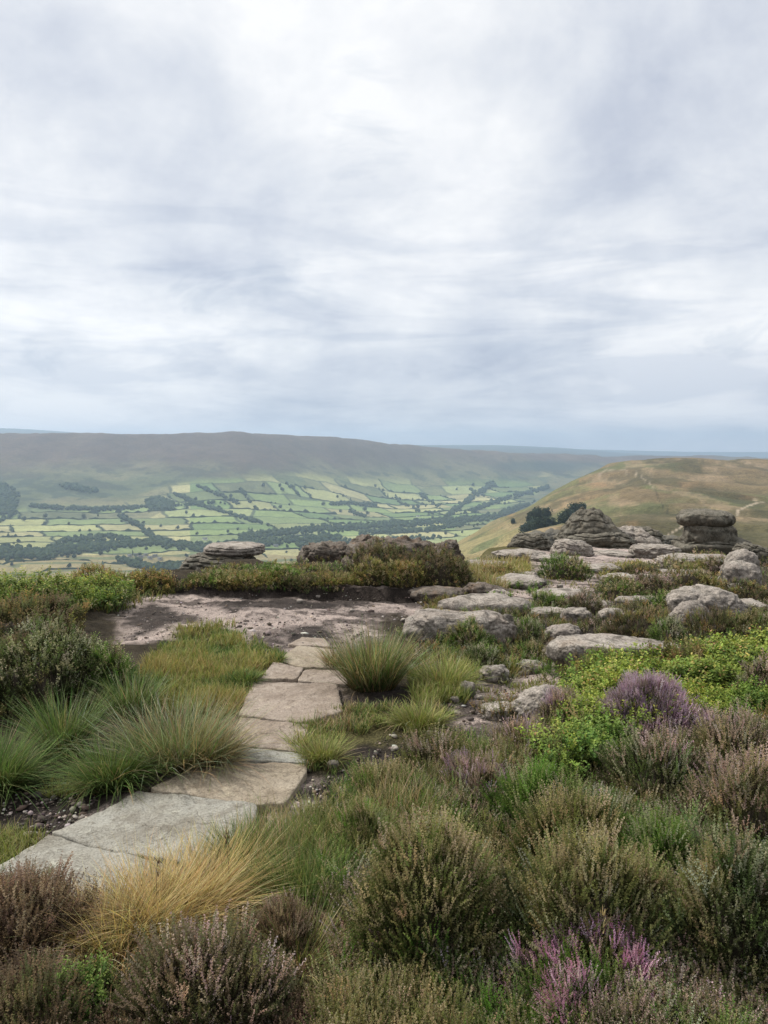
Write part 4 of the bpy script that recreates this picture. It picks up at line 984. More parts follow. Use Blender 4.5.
# gravel, peat crumbs and grit lying on the bare ground
V0, F0 = ico(1); g = Geo()
for poly, n in (([(112, 597), (215, 592), (400, 592), (520, 606), (545, 622), (440, 630), (370, 640), (345, 652), (262, 650), (125, 640)], 2600), ([(240, 660), (350, 650), (345, 700), (310, 790), (235, 838), (120, 880), (-40, 900), (-60, 850), (150, 790), (230, 700)], 1300), ([(290, 800), (380, 738), (450, 690), (520, 665), (600, 680), (590, 710), (470, 740), (340, 810)], 2200), ([(480, 560), (620, 550), (668, 556), (640, 590), (540, 610), (490, 600)], 500), ([(-40, 800), (60, 780), (110, 784), (60, 840), (-60, 850)], 700)):
    P = np.array(poly, float); A = (P.max(0) - P.min(0)).prod(); x, y = sample_px(poly, n / A * 1.3); X, Y, Z, R, ok = hit(x, y); k = len(X)
    s_ = np.maximum(rng.lognormal(-5.15, .6, k), R / F * .4); a = rng.uniform(0, 6.28, k); c, s = np.cos(a)[:, None], np.sin(a)[:, None]
    st_ = np.stack([rng.uniform(.7, 1.5, k), rng.uniform(.6, 1.1, k), rng.uniform(.3, .7, k)], -1)[:, None]
    W = V0[None] * st_ * (1 + .25 * rng.normal(0, 1, (k, len(V0), 1)) * .5) * s_[:, None, None]
    W = np.stack([W[..., 0] * c - W[..., 1] * s, W[..., 0] * s + W[..., 1] * c, W[..., 2]], -1) + np.stack([X, Y, Z - .012], -1)[:, None]
    dark = rng.random(k) < .68; col = np.where(dark[:, None], pal(k, (.07, .055, .045), (.12, .09, .07)), pal(k, (.36, .31, .27), (.28, .24, .21), (.42, .38, .34)))
    g.add(W, F0[None] + (np.arange(k) * len(V0))[:, None, None], np.repeat(col[:, None], len(V0), 1))
def plain_attr(name):
    t = NT(name); b = t.n('ShaderNodeBsdfPrincipled'); b.inputs['Roughness'].default_value = .9; t.l(t.attr(), b.inputs['Base Color']); t.l(b.outputs[0], t.out.inputs[0]); return t.m
tag(obj('gravel', g.mesh('gravel', plain_attr('grit'))), 'grit and dark peat crumbs strewn over the bare ground', 'gravel', kind='stuff')
# ================================================================ plants
# -- mass cover nobody could count: low heather, bilberry, turf
def skirts(g):
    """heather and grass growing up against the foot of every near boulder"""
    for cx, cy, a_, b_, rz, r in ROCKS:
        n = int(90 * (a_ + b_) / .6) + 30; th = rng.uniform(0, 2 * PI, n); q = rng.uniform(.88, 1.18, n)
        x = a_ * q * np.cos(th); y = b_ * q * np.sin(th); X = cx + x * math.cos(rz) - y * math.sin(rz); Y = cy + x * math.sin(rz) + y * math.cos(rz)
        k = fbm2(X * 5, Y * 5, 77, 3) > -.06; X, Y = X[k], Y[k]; n = len(X)
        if not n: continue
        P = np.stack([X, Y, h(X, Y) - .01], -1); sp = ['dark', 'rust', 'green', 'silver', 'olive'][int(rng.integers(0, 5))]
        cb, cm, ct, cf = sp_cols(sp, n); D = np.array([0, 0, 1.]) + rng.normal(0, .4, (n, 3)); D[:, 2] = np.maximum(D[:, 2], .3)
        shoots(g, HT[lod_of(r)], P, D, rng.uniform(.05, .13, n) * (1 + max(0, r - 7) * .04), cb, cm, ct, cf, rng.uniform(0, 1, n))
def cover_obj(name, label, cat, items, mat=M_LEAF):
    g = Geo()
    for f, kw in items: f(g, **kw)
    if name == 'moor_heather': skirts(g)
    tag(obj(name, g.mesh(name, mat)), label, cat, kind='stuff')
FG = [(('olive', .45), ('green', .3), ('silver', .15), ('mauve', .1))]
cover_obj('heather_cover', 'mixed olive and brown heather carpeting the right foreground', 'heather', [
    (cover, dict(poly=[(300, 830), (400, 770), (470, 745), (560, 740), (660, 745), (780, 730), (1000, 730), (1050, 1080), (300, 1080), (340, 960)], dens=.065, size=.11, mixes=[('olive', .42), ('green', .20), ('silver', .12), ('mauve', .26)], mound=.07, seed=1)),
    (cover, dict(poly=[(-150, 900), (40, 880), (110, 900), (200, 950), (330, 900), (360, 960), (330, 1080), (-200, 1080)], dens=.04, mixes=[('brown', .5), ('mauve', .4), ('dark', .2)], mound=.03, size=.09, seed=2)),
    (cover, dict(poly=[(370, 810), (430, 772), (520, 742), (600, 745), (560, 790), (440, 830)], dens=.08, mixes=[('olive', .4), ('mauve', .35), ('green', .25)], mound=.1, seed=3)),
])
cover_obj('bilberry_cover', 'bright yellow green bilberry spreading over the right bank', 'bilberry', [
    (cover, dict(poly=[(560, 705), (600, 680), (680, 668), (768, 645), (900, 640), (900, 740), (730, 745), (640, 760), (560, 750)], dens=.26, mixes=[('bil', .7), ('bilg', .3), ('rust', .05)], size=.14, mound=.17, seed=4, up=.8)),
    (cover, dict(poly=[(530, 740), (640, 740), (640, 790), (560, 800), (520, 780)], dens=.06, mixes=[('bilg', .6), ('bil', .4), ('olive', .12)], size=.16, mound=.15, seed=5)),
    (cover, dict(poly=[(-120, 606), (-120, 590), (0, 589), (90, 590), (140, 590), (120, 612), (60, 618)], dens=.45, mixes=[('bil', .6), ('bilg', .3), ('green', .2)], size=.14, mound=.12, seed=6)),
    (cover, dict(poly=[(-120, 592), (0, 584), (90, 583), (160, 584), (140, 592), (0, 598)], dens=.7, mixes=[('bil', .5), ('bilg', .2), ('green', .2)], size=.13, mound=.08, seed=7)),
])
cover_obj('moor_heather', 'dark heather and moor scrub filling the ground between the far boulders', 'heather', [
    (cover, dict(poly=[(555, 690), (560, 655), (640, 672), (700, 660), (800, 640), (800, 655), (680, 680), (600, 695)], dens=.16, mixes=[('dark', .4), ('silver', .3), ('rust', .3)], mound=.06, seed=8)),
    (cover, dict(poly=[(470, 612), (520, 608), (600, 596), (660, 580), (690, 566), (768, 562), (900, 560), (1000, 650), (800, 640), (690, 655), (640, 650), (560, 640), (540, 655), (470, 655), (480, 625)], dens=.21, mixes=[('dark', .3), ('silver', .2), ('rust', .22), ('green', .14), ('mauve', .2)], mound=.05, size=.085, seed=9)),
    (cover, dict(poly=[(380, 660), (440, 640), (540, 650), (555, 680), (530, 672), (480, 675), (430, 690)], dens=.16, mixes=[('dark', .2), ('silver', .3), ('rust', .3), ('green', .3)], mound=.05, size=.10, seed=10)),
    (cover, dict(poly=[(180, 592), (150, 586), (230, 580), (300, 578), (370, 580), (372, 592), (300, 595)], dens=.6, mixes=[('rust', .35), ('olive', .35), ('green', .2), ('dark', .2)], mound=.03, size=.08, seed=11)),
    (cover, dict(poly=[(180, 582), (200, 574), (300, 571), (380, 572), (372, 582), (280, 582)], dens=.9, mixes=[('rust', .35), ('olive', .35), ('green', .3)], mound=.03, size=.08, seed=21)),
    (cover, dict(poly=[(-200, 660), (0, 640), (130, 660), (150, 700), (100, 720), (-200, 760)], dens=.06, mixes=[('dark', .4), ('silver', .3), ('green', .3)], mound=.1, seed=12)),
    (cover, dict(poly=[(620, 575), (700, 555), (900, 553), (900, 566), (700, 570)], dens=.5, mixes=[('dark', .3), ('rust', .3), ('olive', .3)], mound=.15, size=.14, seed=13)),
])
cover_obj('turf', 'short yellow green moorland grass growing between path and rocks', 'grass', [
    (turf, dict(poly=[(135, 680), (160, 640), (185, 624), (235, 624), (270, 648), (288, 656), (262, 680), (235, 715), (150, 720)], dens=1.6, sp=['green', 'lime', 'lime', 'gold'], L=.085, seed=1)),
    (turf, dict(poly=[(288, 722), (330, 710), (425, 700), (455, 715), (432, 735), (350, 742), (335, 770), (300, 770), (286, 742)], dens=1.6, sp=['lime', 'lime', 'green', 'tan'], L=.06, seed=2)),
    (turf, dict(poly=[(225, 690), (226, 674), (258, 672), (262, 684)], dens=3, sp=['green', 'lime'], L=.07, seed=3)),
    (turf, dict(poly=[(268, 656), (276, 650), (290, 654), (284, 664)], dens=3, sp=['green'], L=.05, seed=4)),
    (turf, dict(poly=[(405, 680), (430, 655), (470, 650), (480, 690), (455, 712), (415, 705)], dens=2.4, sp=['green', 'lime', 'lime'], L=.10, seed=5)),
    (turf, dict(poly=[(462, 595), (460, 566), (530, 560), (532, 575), (500, 592)], dens=3.0, sp=['gold', 'lime', 'gold', 'tan'], L=.16, seed=6)),
    (turf, dict(poly=[(470, 690), (500, 672), (560, 680), (620, 690), (600, 706), (560, 700)], dens=1.0, sp=['lime', 'gold', 'tan'], L=.07, seed=7)),
    (turf, dict(poly=[(-60, 850), (0, 832), (40, 830), (60, 838), (0, 880), (-60, 900)], dens=.6, sp=['green', 'lime'], L=.06, seed=8)),
    (turf, dict(poly=[(30, 790), (60, 778), (100, 770), (120, 784), (60, 800)], dens=1.0, sp=['lime', 'gold'], L=.07, seed=9)),
    (turf, dict(poly=[(420, 790), (330, 820), (250, 845), (250, 900), (330, 930), (420, 880), (520, 800), (470, 745)], dens=.33, sp=['green', 'lime', 'green', 'tan'], L=.17, seed=10, lean=.6)),
    (turf, dict(poly=[(440, 560), (470, 555), (620, 575), (700, 590), (768, 600), (768, 640), (600, 650), (470, 650)], dens=.8, sp=['lime', 'green', 'gold'], L=.05, seed=11, thin=.12)),
    (turf, dict(poly=[(230, 660), (330, 630), (360, 640), (330, 700), (300, 780), (130, 860), (60, 840), (220, 740)], dens=.10, sp=['tan', 'green'], L=.03, seed=12, thin=.15)),
    (turf, dict(poly=[(230, 845), (275, 800), (310, 780), (400, 745), (440, 742), (360, 800), (310, 860), (250, 860)], dens=.3, sp=['tan', 'lime', 'green'], L=.04, seed=13, thin=.12)),
    (turf, dict(poly=[(-100, 600), (0, 592), (150, 588), (180, 592), (120, 612), (0, 620)], dens=.8, sp=['lime', 'green', 'tan'], L=.12, seed=14)),
    (turf, dict(poly=[(600, 565), (640, 560), (655, 570), (600, 580)], dens=1.5, sp=['gold', 'lime'], L=.1, seed=15)),
], M_DRY)
# the same moor carries on beside and behind the spot the view is taken from
n = 34000; X = rng.uniform(-7.5, 8.5, n); Y = rng.uniform(-3.0, 13, n); Z = h(X, Y); a_, b_ = proj(X, Y, Z)
m = (((a_ < -110) | (a_ > 940) | (b_ > 1045)) | (Y < .6)) & (np.hypot(X, Y) > .9) & ~((a_ > -80) & (a_ < 850) & (b_ < 1150) & (Y > 0)) & ~((X < -.4) & (X > -2.2) & (Y < 2.2)); X, Y, Z = X[m], Y[m], Z[m]; n = len(X)
g = Geo(); pn = fbm2(X * 1.6, Y * 1.6, 171, 3) + rng.normal(0, .08, n); sw = sstep(-.25, .35, fbm2(X * 2, Y * 2, 172, 3))
for lo_, hi_, sp in ((-9, -.12, 'green'), (-.12, .06, 'olive'), (.06, .2, 'mauve'), (.2, 9, 'dark')):
    i = (pn >= lo_) & (pn < hi_); k = int(i.sum()); P = np.stack([X[i], Y[i], Z[i] - .02 + .12 * sw[i] * rng.random(k)], -1)
    D = np.array([0, 0, 1.]) + rng.normal(0, .3, (k, 3)); D[:, 2] = np.maximum(D[:, 2], .3); cb, cm, ct, cf = sp_cols(sp, k)
    shoots(g, HT[1], P, D, .18 * rng.uniform(.6, 1.25, k), cb, cm, ct, cf, rng.uniform(.2, 1, k))
tag(obj('surrounding_heather', g.mesh('surrounding_heather', M_LEAF)), 'low mixed heather carrying on over the moor beside the path', 'heather', kind='stuff')
# -- bushes one can tell apart
b = bush
GH = 'heather bushes massed in the right foreground'
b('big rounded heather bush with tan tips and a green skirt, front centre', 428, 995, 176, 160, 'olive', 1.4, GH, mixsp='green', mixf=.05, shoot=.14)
b('wide heather bush with olive brown tips spilling to the bottom edge', 590, 1010, 210, 150, 'olive', 1.1, GH, mixsp='silver', mixf=.25, shoot=.14)
b('pale grey green heather bush right of the brightest pink blossom', 735, 1010, 150, 150, 'silver', 1.0, GH, mixsp='olive', mixf=.4)
b('heather bush with brownish pink tips at the right edge', 748, 880, 130, 105, 'mauve', 1.0, GH, mixsp='olive', mixf=.4)
b('olive heather bush just behind the two largest ones', 575, 890, 130, 90, 'olive', 1.0, GH, mixsp='green', mixf=.3)
b('dark green heather bush with few dry tips between olive ones', 668, 915, 110, 85, 'green', 1.0, GH, mixsp='silver', mixf=.3)
b('bright green heather bush with upright shoots behind the tan tipped bush', 540, 850, 110, 72, 'green', 1.0, GH, mixsp='silver', mixf=.15)
b('low mauve tinged heather bush under the purple blossom', 660, 815, 110, 70, 'mauve', 1.0, GH, mixsp='silver', mixf=.3)
b('reddish tipped heather bush below the bright bilberry at the right edge', 735, 792, 110, 66, 'mauve', 1.1, GH, mixsp='olive', mixf=.3)
b('small heather bush with lilac sprays beside bright green shoots', 478, 812, 66, 54, 'mauve', 1.0, GH, flower=.3, patch=-.05)
b('heather bush carrying pale mauve sprays left of the yellow green bilberry', 600, 860, 90, 58, 'silver', 1.0, GH, flower=.12, patch=.1)
b('thin brownish heather bush fringing the bare ground', 440, 785, 92, 44, 'olive', 1.0, GH, mixsp='mauve', mixf=.4)
b('green heather hummock above the grassy slope by the path', 385, 812, 84, 44, 'green', 1.0, GH, mixsp='olive', mixf=.5)
b('olive heather hummock left of the tan tipped bush', 366, 870, 80, 62, 'olive', 1.0, GH, mixsp='green', mixf=.5)
b('brownish pink heather bush beside the half sunken rock', 528, 772, 76, 46, 'mauve', 1.0, GH, flower=.12, patch=0)
bp_ = b('round heather bush covered in bright mauve blossom', 657, 758, 106, 66, 'bloom', 1.5, flower=.9, shoot=.12)
b('small mauve flowering heather spreading right of the round blossoming bush', 702, 760, 48, 38, 'bloom', 1.3, flower=.6, shoot=.11)
b('dusky pink heather clump left of the bilberry and behind bare ground', 562, 742, 54, 52, 'mauve', 1.2, flower=.35, shoot=.12, patch=-.1)
b('heather clump with vivid pink flower spikes at the bottom edge', 598, 1056, 185, 80, 'green', .8, flower=.55, shoot=.12, patch=-.1, mixsp='mauve', mixf=.2, pink=True)
for ch in [c for c in COL.objects if c.name.startswith('blossom') and c.parent and c.parent['label'].startswith('heather clump with vivid')]: ch.color = (1.05, 1.0, 1.0, 1)
GL = 'dry heather clumps at the bottom left'
b('brown dry heather clump in the bottom left corner below the grey flagstone', 8, 985, 150, 78, 'brown', 1.4, GL, shoot=.13)
b('purplish grey heather clump in front of the straw coloured grass', 205, 1056, 170, 98, 'mauve', 1.4, GL, mixsp='dark', mixf=.15, shoot=.14)
b('reddish brown heather clump right of the straw coloured grass', 282, 968, 76, 58, 'brown', 1.3, GL, mixsp='mauve', mixf=.4, shoot=.13)
b('brown heather fringe at the very bottom of the left corner', 30, 1060, 130, 70, 'brown', 1.0, GL, mixsp='dark', mixf=.3)
b('little bright green bilberry patch under the straw coloured grass', 80, 1030, 80, 60, 'bilg', .8, name='bilberry_bush', shoot=.12)
# bilberry on the right bank
GB = 'bilberry bushes on the right bank'
for k, (px, py, w_, hh, sp, lab) in enumerate([
    (700, 705, 90, 40, 'bil', 'yellow tipped bilberry bush just above the round blossoming heather'),
    (755, 740, 70, 44, 'bilg', 'bright green bilberry bush at the right edge above the reddish heather'),
    (640, 700, 80, 34, 'bil', 'orange tinged bilberry bush beneath the long grey rock'),
    (600, 765, 72, 44, 'bilg', 'vivid green bilberry bush left of the round blossoming heather'),
    (745, 680, 80, 34, 'bil', 'highest yellow green bilberry bush at the right edge'),
    (560, 800, 60, 40, 'bilg', 'yellow green bilberry shoots among heather in the middle of the slope'),
    (640, 765, 50, 30, 'bil', 'low yellow bilberry tuft at the foot of the blossoming heather')]):
    b(lab, px, py, w_, hh, sp, 1.1, GB, name='bilberry_bush', mixsp='rust' if k == 2 else None, mixf=.25, shoot=.13)
b('grey purple heather bush in the bilberry at the right edge', 758, 712, 46, 48, 'mauve', 1.1, mixsp='silver', mixf=.4, shoot=.12)
# left side
b('large dense heather bush of silvery green and brown shoots at the left edge', 44, 716, 172, 78, 'silver', 1.3, None, mixsp='dark', mixf=.35, shoot=.13)
b('greener heather flank hanging at the right of the large left bush', 112, 702, 48, 54, 'green', 1.2, None, mixsp='dark', mixf=.4, shoot=.12)
b('brown topped heather bush behind the large left one', 20, 655, 130, 44, 'dark', 1.1, None, mixsp='rust', mixf=.3)
GK = 'bilberry bushes on the left bank above the valley'
for k, (px, py, w_, hh, sp, lab) in enumerate([
    (30, 612, 100, 34, 'bil', 'bright bilberry bush above the large left heather bush'),
    (90, 604, 80, 26, 'bil', 'bright bilberry bush in the middle of the left bank'),
    (8, 604, 60, 22, 'bilg', 'darker green bilberry bush at the left edge of the bank'),
    (150, 594, 50, 18, 'rust', 'rusty brown scrub hummock at the right end of the left bank')]):
    b(lab, px, py, w_, hh, sp, 1.1, GK, name='bilberry_bush' if sp in BIL else 'heather_bush', shoot=.12)
for px, py, w_, hh, sp, lab in [
    (98, 590, 60, 20, 'rust', 'orange brown heather on the skyline of the left bank'),
    (145, 588, 40, 14, 'dark', 'small dark heather knob on the skyline of the left bank'),
    (215, 590, 60, 12, 'olive', 'olive heather on the bank under the table rock'),
    (275, 588, 60, 18, 'green', 'dark green heather hummock between the table rock and the brown block'),
    (330, 594, 76, 11, 'rust', 'orange heather hanging over the bank below the brown block'),
    (250, 594, 70, 14, 'rust', 'rusty heather fringe overhanging the dark peat step'),
    (300, 594, 50, 12, 'dark', 'dark heather fringe overhanging the peat step'),
    (382, 590, 74, 38, 'dark', 'dark heather covering the left half of the jagged crag'),
    (426, 594, 92, 38, 'dark', 'darkest heather mass covering the right half of the jagged crag'),
    (372, 594, 40, 26, 'rust', 'rust coloured heather at the foot of the split rock'),
    (404, 596, 46, 28, 'rust', 'orange brown heather in the cleft of the jagged crag'),
    (458, 592, 26, 26, 'dark', 'dark heather hanging at the right end of the jagged crag'),
    (498, 580, 50, 14, 'rust', 'orange heather behind the angular stone'),
    (565, 579, 52, 24, 'green', 'green domed heather mound beside the sandy top'),
    (545, 610, 34, 20, 'green', 'green heather bush beyond the whaleback rock'),
    (582, 615, 44, 24, 'mauve', 'purplish heather bush beside the ledge stones'),
    (492, 598, 22, 14, 'dark', 'tiny dark heather bush at the end of the whaleback rock'),
    (432, 626, 34, 20, 'rust', 'low brown heather at the left end of the long pale boulder'),
    (470, 650, 44, 30, 'green', 'green heather bush growing against the long pale boulder'),
    (478, 672, 48, 26, 'silver', 'grey green heather clump under the long pale boulder'),
    (528, 645, 32, 26, 'silver', 'silver green heather bush right of the upright rock splinter'),
    (455, 614, 64, 16, 'rust', 'brown grassy heather in front of the whaleback rock'),
    (536, 660, 50, 16, 'olive', 'olive heather strip between two pale rocks'),
    (635, 645, 70, 38, 'dark', 'large dark heather bush left of the big domed boulder'),
    (668, 652, 46, 30, 'silver', 'grey green heather bush in front of the rounded rock lobe'),
    (715, 645, 60, 32, 'dark', 'dark heather bush in front of the big domed boulder'),
    (752, 640, 50, 26, 'olive', 'olive heather bush right of the big domed boulder'),
    (600, 682, 64, 26, 'dark', 'dark green heather hanging before the long flat rock'),
    (570, 672, 34, 20, 'green', 'green heather tuft at the left end of the long flat rock'),
    (660, 668, 60, 16, 'dark', 'thin brown heather strip at the right end of the long flat rock'),
    (650, 596, 60, 22, 'mauve', 'purplish heather bush in the middle distance below the mushroom rock'),
    (620, 600, 50, 20, 'olive', 'olive heather bush beside the sandy top'),
    (690, 592, 60, 22, 'rust', 'orange green heather bush below the mushroom rock'),
    (722, 579, 34, 20, 'mauve', 'dark purple heather bush at the foot of the split grey boulder'),
    (740, 604, 60, 20, 'dark', 'dark heather bush under the split grey boulder'),
    (672, 612, 60, 16, 'green', 'low green heather behind the big domed boulder'),
    (640, 578, 44, 12, 'dark', 'low dark heather beside the far end of the sandy top'),
    (700, 573, 50, 10, 'rust', 'low rusty heather under the pale bedrock ledge')]:
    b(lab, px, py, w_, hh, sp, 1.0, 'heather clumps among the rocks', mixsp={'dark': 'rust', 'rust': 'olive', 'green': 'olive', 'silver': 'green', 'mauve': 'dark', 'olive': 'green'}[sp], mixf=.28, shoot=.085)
# -- grass tussocks
T = tussock
T('large spreading tussock of grey green and straw rush stems beside the path', 180, 768, 124, 66, [('rush', .6), ('tan', .4), ('green', .16)], 1900, .0028, None, (.1, 1.0), .5, spread=.7)
T('dry straw stems sprawling over the right of the large rush tussock', 214, 766, 66, 42, [('tan', .7), ('straw', .2), ('rush', .3)], 800, .0028, None, (.2, 1.2), .7)
T('rounded dark green grass tussock in front of the large rush tussock', 112, 788, 84, 48, [('green', 1.0)], 1800, .0028, None, (.05, 1.0), .8)
T('green grass tussock at the left edge by the dark peat', -4, 792, 90, 56, [('green', 1.0)], 1700, .0028, None, (.05, 1.1), .8)
T('small green grass tussock tucked under the large left heather bush', 62, 755, 60, 62, [('green', .9), ('rush', .2)], 900, .0028)
T('tall thin green grass between the large left bush and the yellow turf', 132, 715, 70, 46, [('green', .6), ('rush', .3)], 800, .0026, lean=(.05, .6))
T('brown and green rush tussock standing at the edge of the path', 372, 690, 84, 64, [('tan', .45), ('green', .4), ('rush', .3)], 1500, .0028, None, (.03, .7), .35)
T('small golden grass tuft at the left of the brown rush tussock', 335, 668, 30, 30, [('tan', .8)], 260, .0028)
WK = dict(lean=(.35, 1.2), curve=.5, wind=.5, spread=.75)
T('long straw coloured grass tussock sprawling in front of the grey flagstone', 118, 958, 110, 70, [('straw', 1.0)], 1700, .0024, None, **WK)
T('middle clump of straw coloured grass, the densest and brightest', 165, 935, 110, 76, [('straw', 1.0)], 1900, .0024, None, **WK)
T('straw coloured grass clump nearest the corner of the large grey flagstone', 212, 908, 96, 66, [('straw', .85), ('lime', .2)], 1300, .0024, None, **WK)
T('spiky green and yellow grass tuft at the bottom between two heather clumps', 300, 975, 84, 66, [('lime', .5), ('green', .4), ('straw', .2)], 700, .0024, None, (.3, 1.3), .4)
T('pale withered grass tuft at the bottom edge beside the big rounded bush', 300, 1020, 70, 40, [('tan', 1.0)], 500, .0022, lean=(.5, 1.4))
T('green grass tussock overhanging the corner of the large grey flagstone', 240, 868, 72, 50, [('green', .7), ('lime', .3)], 900, .0024)
T('dark green grass tussock in the middle of the grassy slope', 300, 905, 84, 62, [('green', 1.0)], 900, .0024, lean=(.05, 1.0))
for k, (px, py, w_, hh, sp, lab) in enumerate([
    (352, 868, 70, 56, 'green', 'upright green grass tuft at the top of the grassy slope'),
    (322, 845, 70, 44, 'lime', 'yellowish grass tuft below the bare ground'),
    (405, 838, 80, 42, 'green', 'green grass tuft under the thin brownish heather'),
    (282, 862, 60, 44, 'tan', 'dry grass tuft beside the path corner'),
    (322, 762, 44, 28, 'lime', 'lime green grass tuft beside the square pinkish flagstone'),
    (300, 748, 30, 22, 'lime', 'tiny lime grass tuft touching the short tan flagstone'),
    (243, 684, 34, 16, 'green', 'small green cushion of grass left of the path'),
    (277, 662, 16, 12, 'green', 'tiny grass tuft growing in the path'),
    (255, 806, 16, 9, 'green', 'tiny moss tuft in the joint between two flagstones'),
    (445, 690, 50, 36, 'lime', 'soft lime grass tuft beside the smallest pale stone'),
    (512, 672, 26, 16, 'lime', 'bright grass tuft under the upright rock splinter'),
    (420, 728, 60, 28, 'lime', 'yellow green grass mound beside the dark peat hollow')]):
    T(lab, px, py, w_, hh, [(sp, 1.0)], 650 if w_ > 30 else 220, .0024, 'small grass tufts beside the path', lean=(.05, 1.1), spread=.7)
# bare flower stems standing thinly in front of the flagstone
for k, (px, py, hh, lab) in enumerate([(160, 925, 70, 'thin dark stalk standing before the grey flagstone, left one'), (228, 900, 75, 'thin dark stalk standing before the grey flagstone, right one'), (600, 1010, 110, 'single dried straw seed head standing above the heather')]):
    X, Y, Z, R, ok = hit(px, py); o = empty('dry_stalk', (float(X[0]), float(Y[0]), float(Z[0]))); tag(o, lab, 'dry stalk')
    k_ = float(R[0]) / F; L = hh * k_ + 0; n = 3; g = Geo()
    col = (.10, .07, .05) if k < 2 else (.5, .38, .2)
    blades(g, np.array([[0, 0, 0], [.01, 0, 0], [-.012, .01, 0]][:n if k < 2 else 1], float), rng.uniform(0, 6, n if k < 2 else 1), np.full(n if k < 2 else 1, L), np.full(n if k < 2 else 1, .05), np.full(n if k < 2 else 1, .15), np.full(n if k < 2 else 1, .0028), pal(n if k < 2 else 1, col), pal(n if k < 2 else 1, col), 6)
    obj('stem', g.mesh('stem', M_DRY), o)
    g = Geo(); m = 14; t_ = rng.uniform(.75, 1.0, m); a = rng.uniform(0, 6.28, m)
    blades(g, np.stack([.004 * np.cos(a), .004 * np.sin(a), L * t_ * .97], -1), a, rng.uniform(.012, .025, m), rng.uniform(.1, .5, m), np.full(m, .4), np.full(m, .004), pal(m, col), pal(m, tuple(np.array(col) * 1.2)), 2)
    obj('seed_head', g.mesh('seed_head', M_DRY), o)
# ================================================================ valley: woods, trees, hedges, houses
def lump_template(seed, sub=2):
    V, Fc = ico(sub); r = np.random.default_rng(seed); out = []; FF = []; n0 = 0
    for k in range(3):
        c = np.array([r.uniform(-.3, .3), r.uniform(-.3, .3), r.uniform(.35, .65)]) if k else np.array([0, 0, .5])
        s = r.uniform(.3, .42) if k else .5
        P = V * (1 + .38 * fbm3(V * 2.3 + seed * 5 + k * 9, seed, 3))[:, None] * s * np.array([1, 1, .95]) + c
        out.append(P); FF.append(Fc + n0); n0 += len(V)
    P = np.vstack(out); P[:, 2] = np.maximum(P[:, 2], .02)
    return P, np.vstack(FF)
LT = [lump_template(300 + i, 1) for i in range(5)]
def leafy_template(seed, n=420):
    """crown of many small leaf clumps spread through a lumpy volume"""
    r = np.random.default_rng(seed); cs = [(r.uniform(-.28, .28), r.uniform(-.28, .28), r.uniform(.3, .8), r.uniform(.2, .34)) for _ in range(7)] + [(0, 0, .5, .36)]
    V = []; C = []
    for i in range(n):
        c = cs[r.integers(0, len(cs))]; d = r.normal(0, 1, 3); d /= np.linalg.norm(d)
        p = np.array(c[:3]) + d * c[3] * r.uniform(.6, 1.05); q = r.normal(0, 1, 3); q /= np.linalg.norm(q); s = r.uniform(.05, .10)
        e = np.cross(q, d + .3); e /= np.linalg.norm(e) + 1e-6
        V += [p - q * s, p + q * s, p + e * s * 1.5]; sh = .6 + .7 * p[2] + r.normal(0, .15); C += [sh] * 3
    V = np.array(V); V[:, 2] = np.maximum(V[:, 2], .08)
    A, Fa = ico(2); core = A * np.array([.36, .36, .34]) * (1 + .3 * fbm3(A * 2 + seed, seed, 2))[:, None] + np.array([0, 0, .5])
    return np.vstack([V, core]), np.vstack([np.arange(len(V)).reshape(-1, 3), Fa + len(V)]), np.concatenate([C, np.full(len(core), .5)])
TREEG = np.array([(.03, .045, .022), (.025, .04, .02), (.04, .055, .024), (.03, .045, .026)])
def wood(name, label, P, S, cat='wood'):
    g = Geo(); n = len(P); pick = rng.integers(0, len(LT), n)
    for k, (V, Fc) in enumerate(LT):
        i = np.where(pick == k)[0]
        if not len(i): continue
        a = rng.uniform(0, 6.28, len(i)); c, s = np.cos(a)[:, None], np.sin(a)[:, None]
        W = np.stack([V[None, :, 0] * c - V[None, :, 1] * s, V[None, :, 0] * s + V[None, :, 1] * c, V[None, :, 2] + 0 * c], -1) * S[i, None, None] * np.array([1.05, 1.05, 1]) + P[i, None]
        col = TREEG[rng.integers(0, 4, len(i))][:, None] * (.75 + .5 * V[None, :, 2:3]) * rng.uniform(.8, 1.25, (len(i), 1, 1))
        g.add(W, Fc[None] + (np.arange(len(i)) * len(V))[:, None, None], col)
    o = obj(name, g.mesh(name, M_FAR, True)); tag(o, label, cat, kind='stuff'); return o
def strip_pts(line, wpx, dens):
    L = np.array(line, float); seg = np.linalg.norm(np.diff(L, axis=0), axis=1); n = int(seg.sum() * wpx * dens)
    k = rng.choice(len(seg), n, p=seg / seg.sum()); t_ = rng.random(n)[:, None]
    p = L[k] + (L[k + 1] - L[k]) * t_ + rng.normal(0, 1, (n, 2)) * np.array([wpx * .45, wpx * .38]); return p[:, 0], p[:, 1]
def plant_wood(label, lines, size=15, name='woodland'):
    xs, ys = [], []
    for l in lines:
        if l[0] == 'poly': a, b_ = sample_px(l[1], l[2])
        else: a, b_ = strip_pts(l[0], l[1], l[2])
        xs.append(a); ys.append(b_)
    x = np.concatenate(xs); y = np.concatenate(ys); X, Y, Z, R, ok = hit(x, y, 900, 9000); m = ok & (R > 1500)
    wood(name, label, np.stack([X, Y, Z - .8], -1)[m], size * rng.uniform(.6, 1.25, m.sum()) * (R[m] / 2600) ** .45)
plant_wood('dark block of woodland on the hillside at the left edge', [('poly', [(-70, 488), (4, 486), (14, 496), (12, 514), (-70, 522)], .9), ([(-10, 485), (10, 486), (18, 498), (14, 514), (0, 522)], 2.5, .4)], 12)
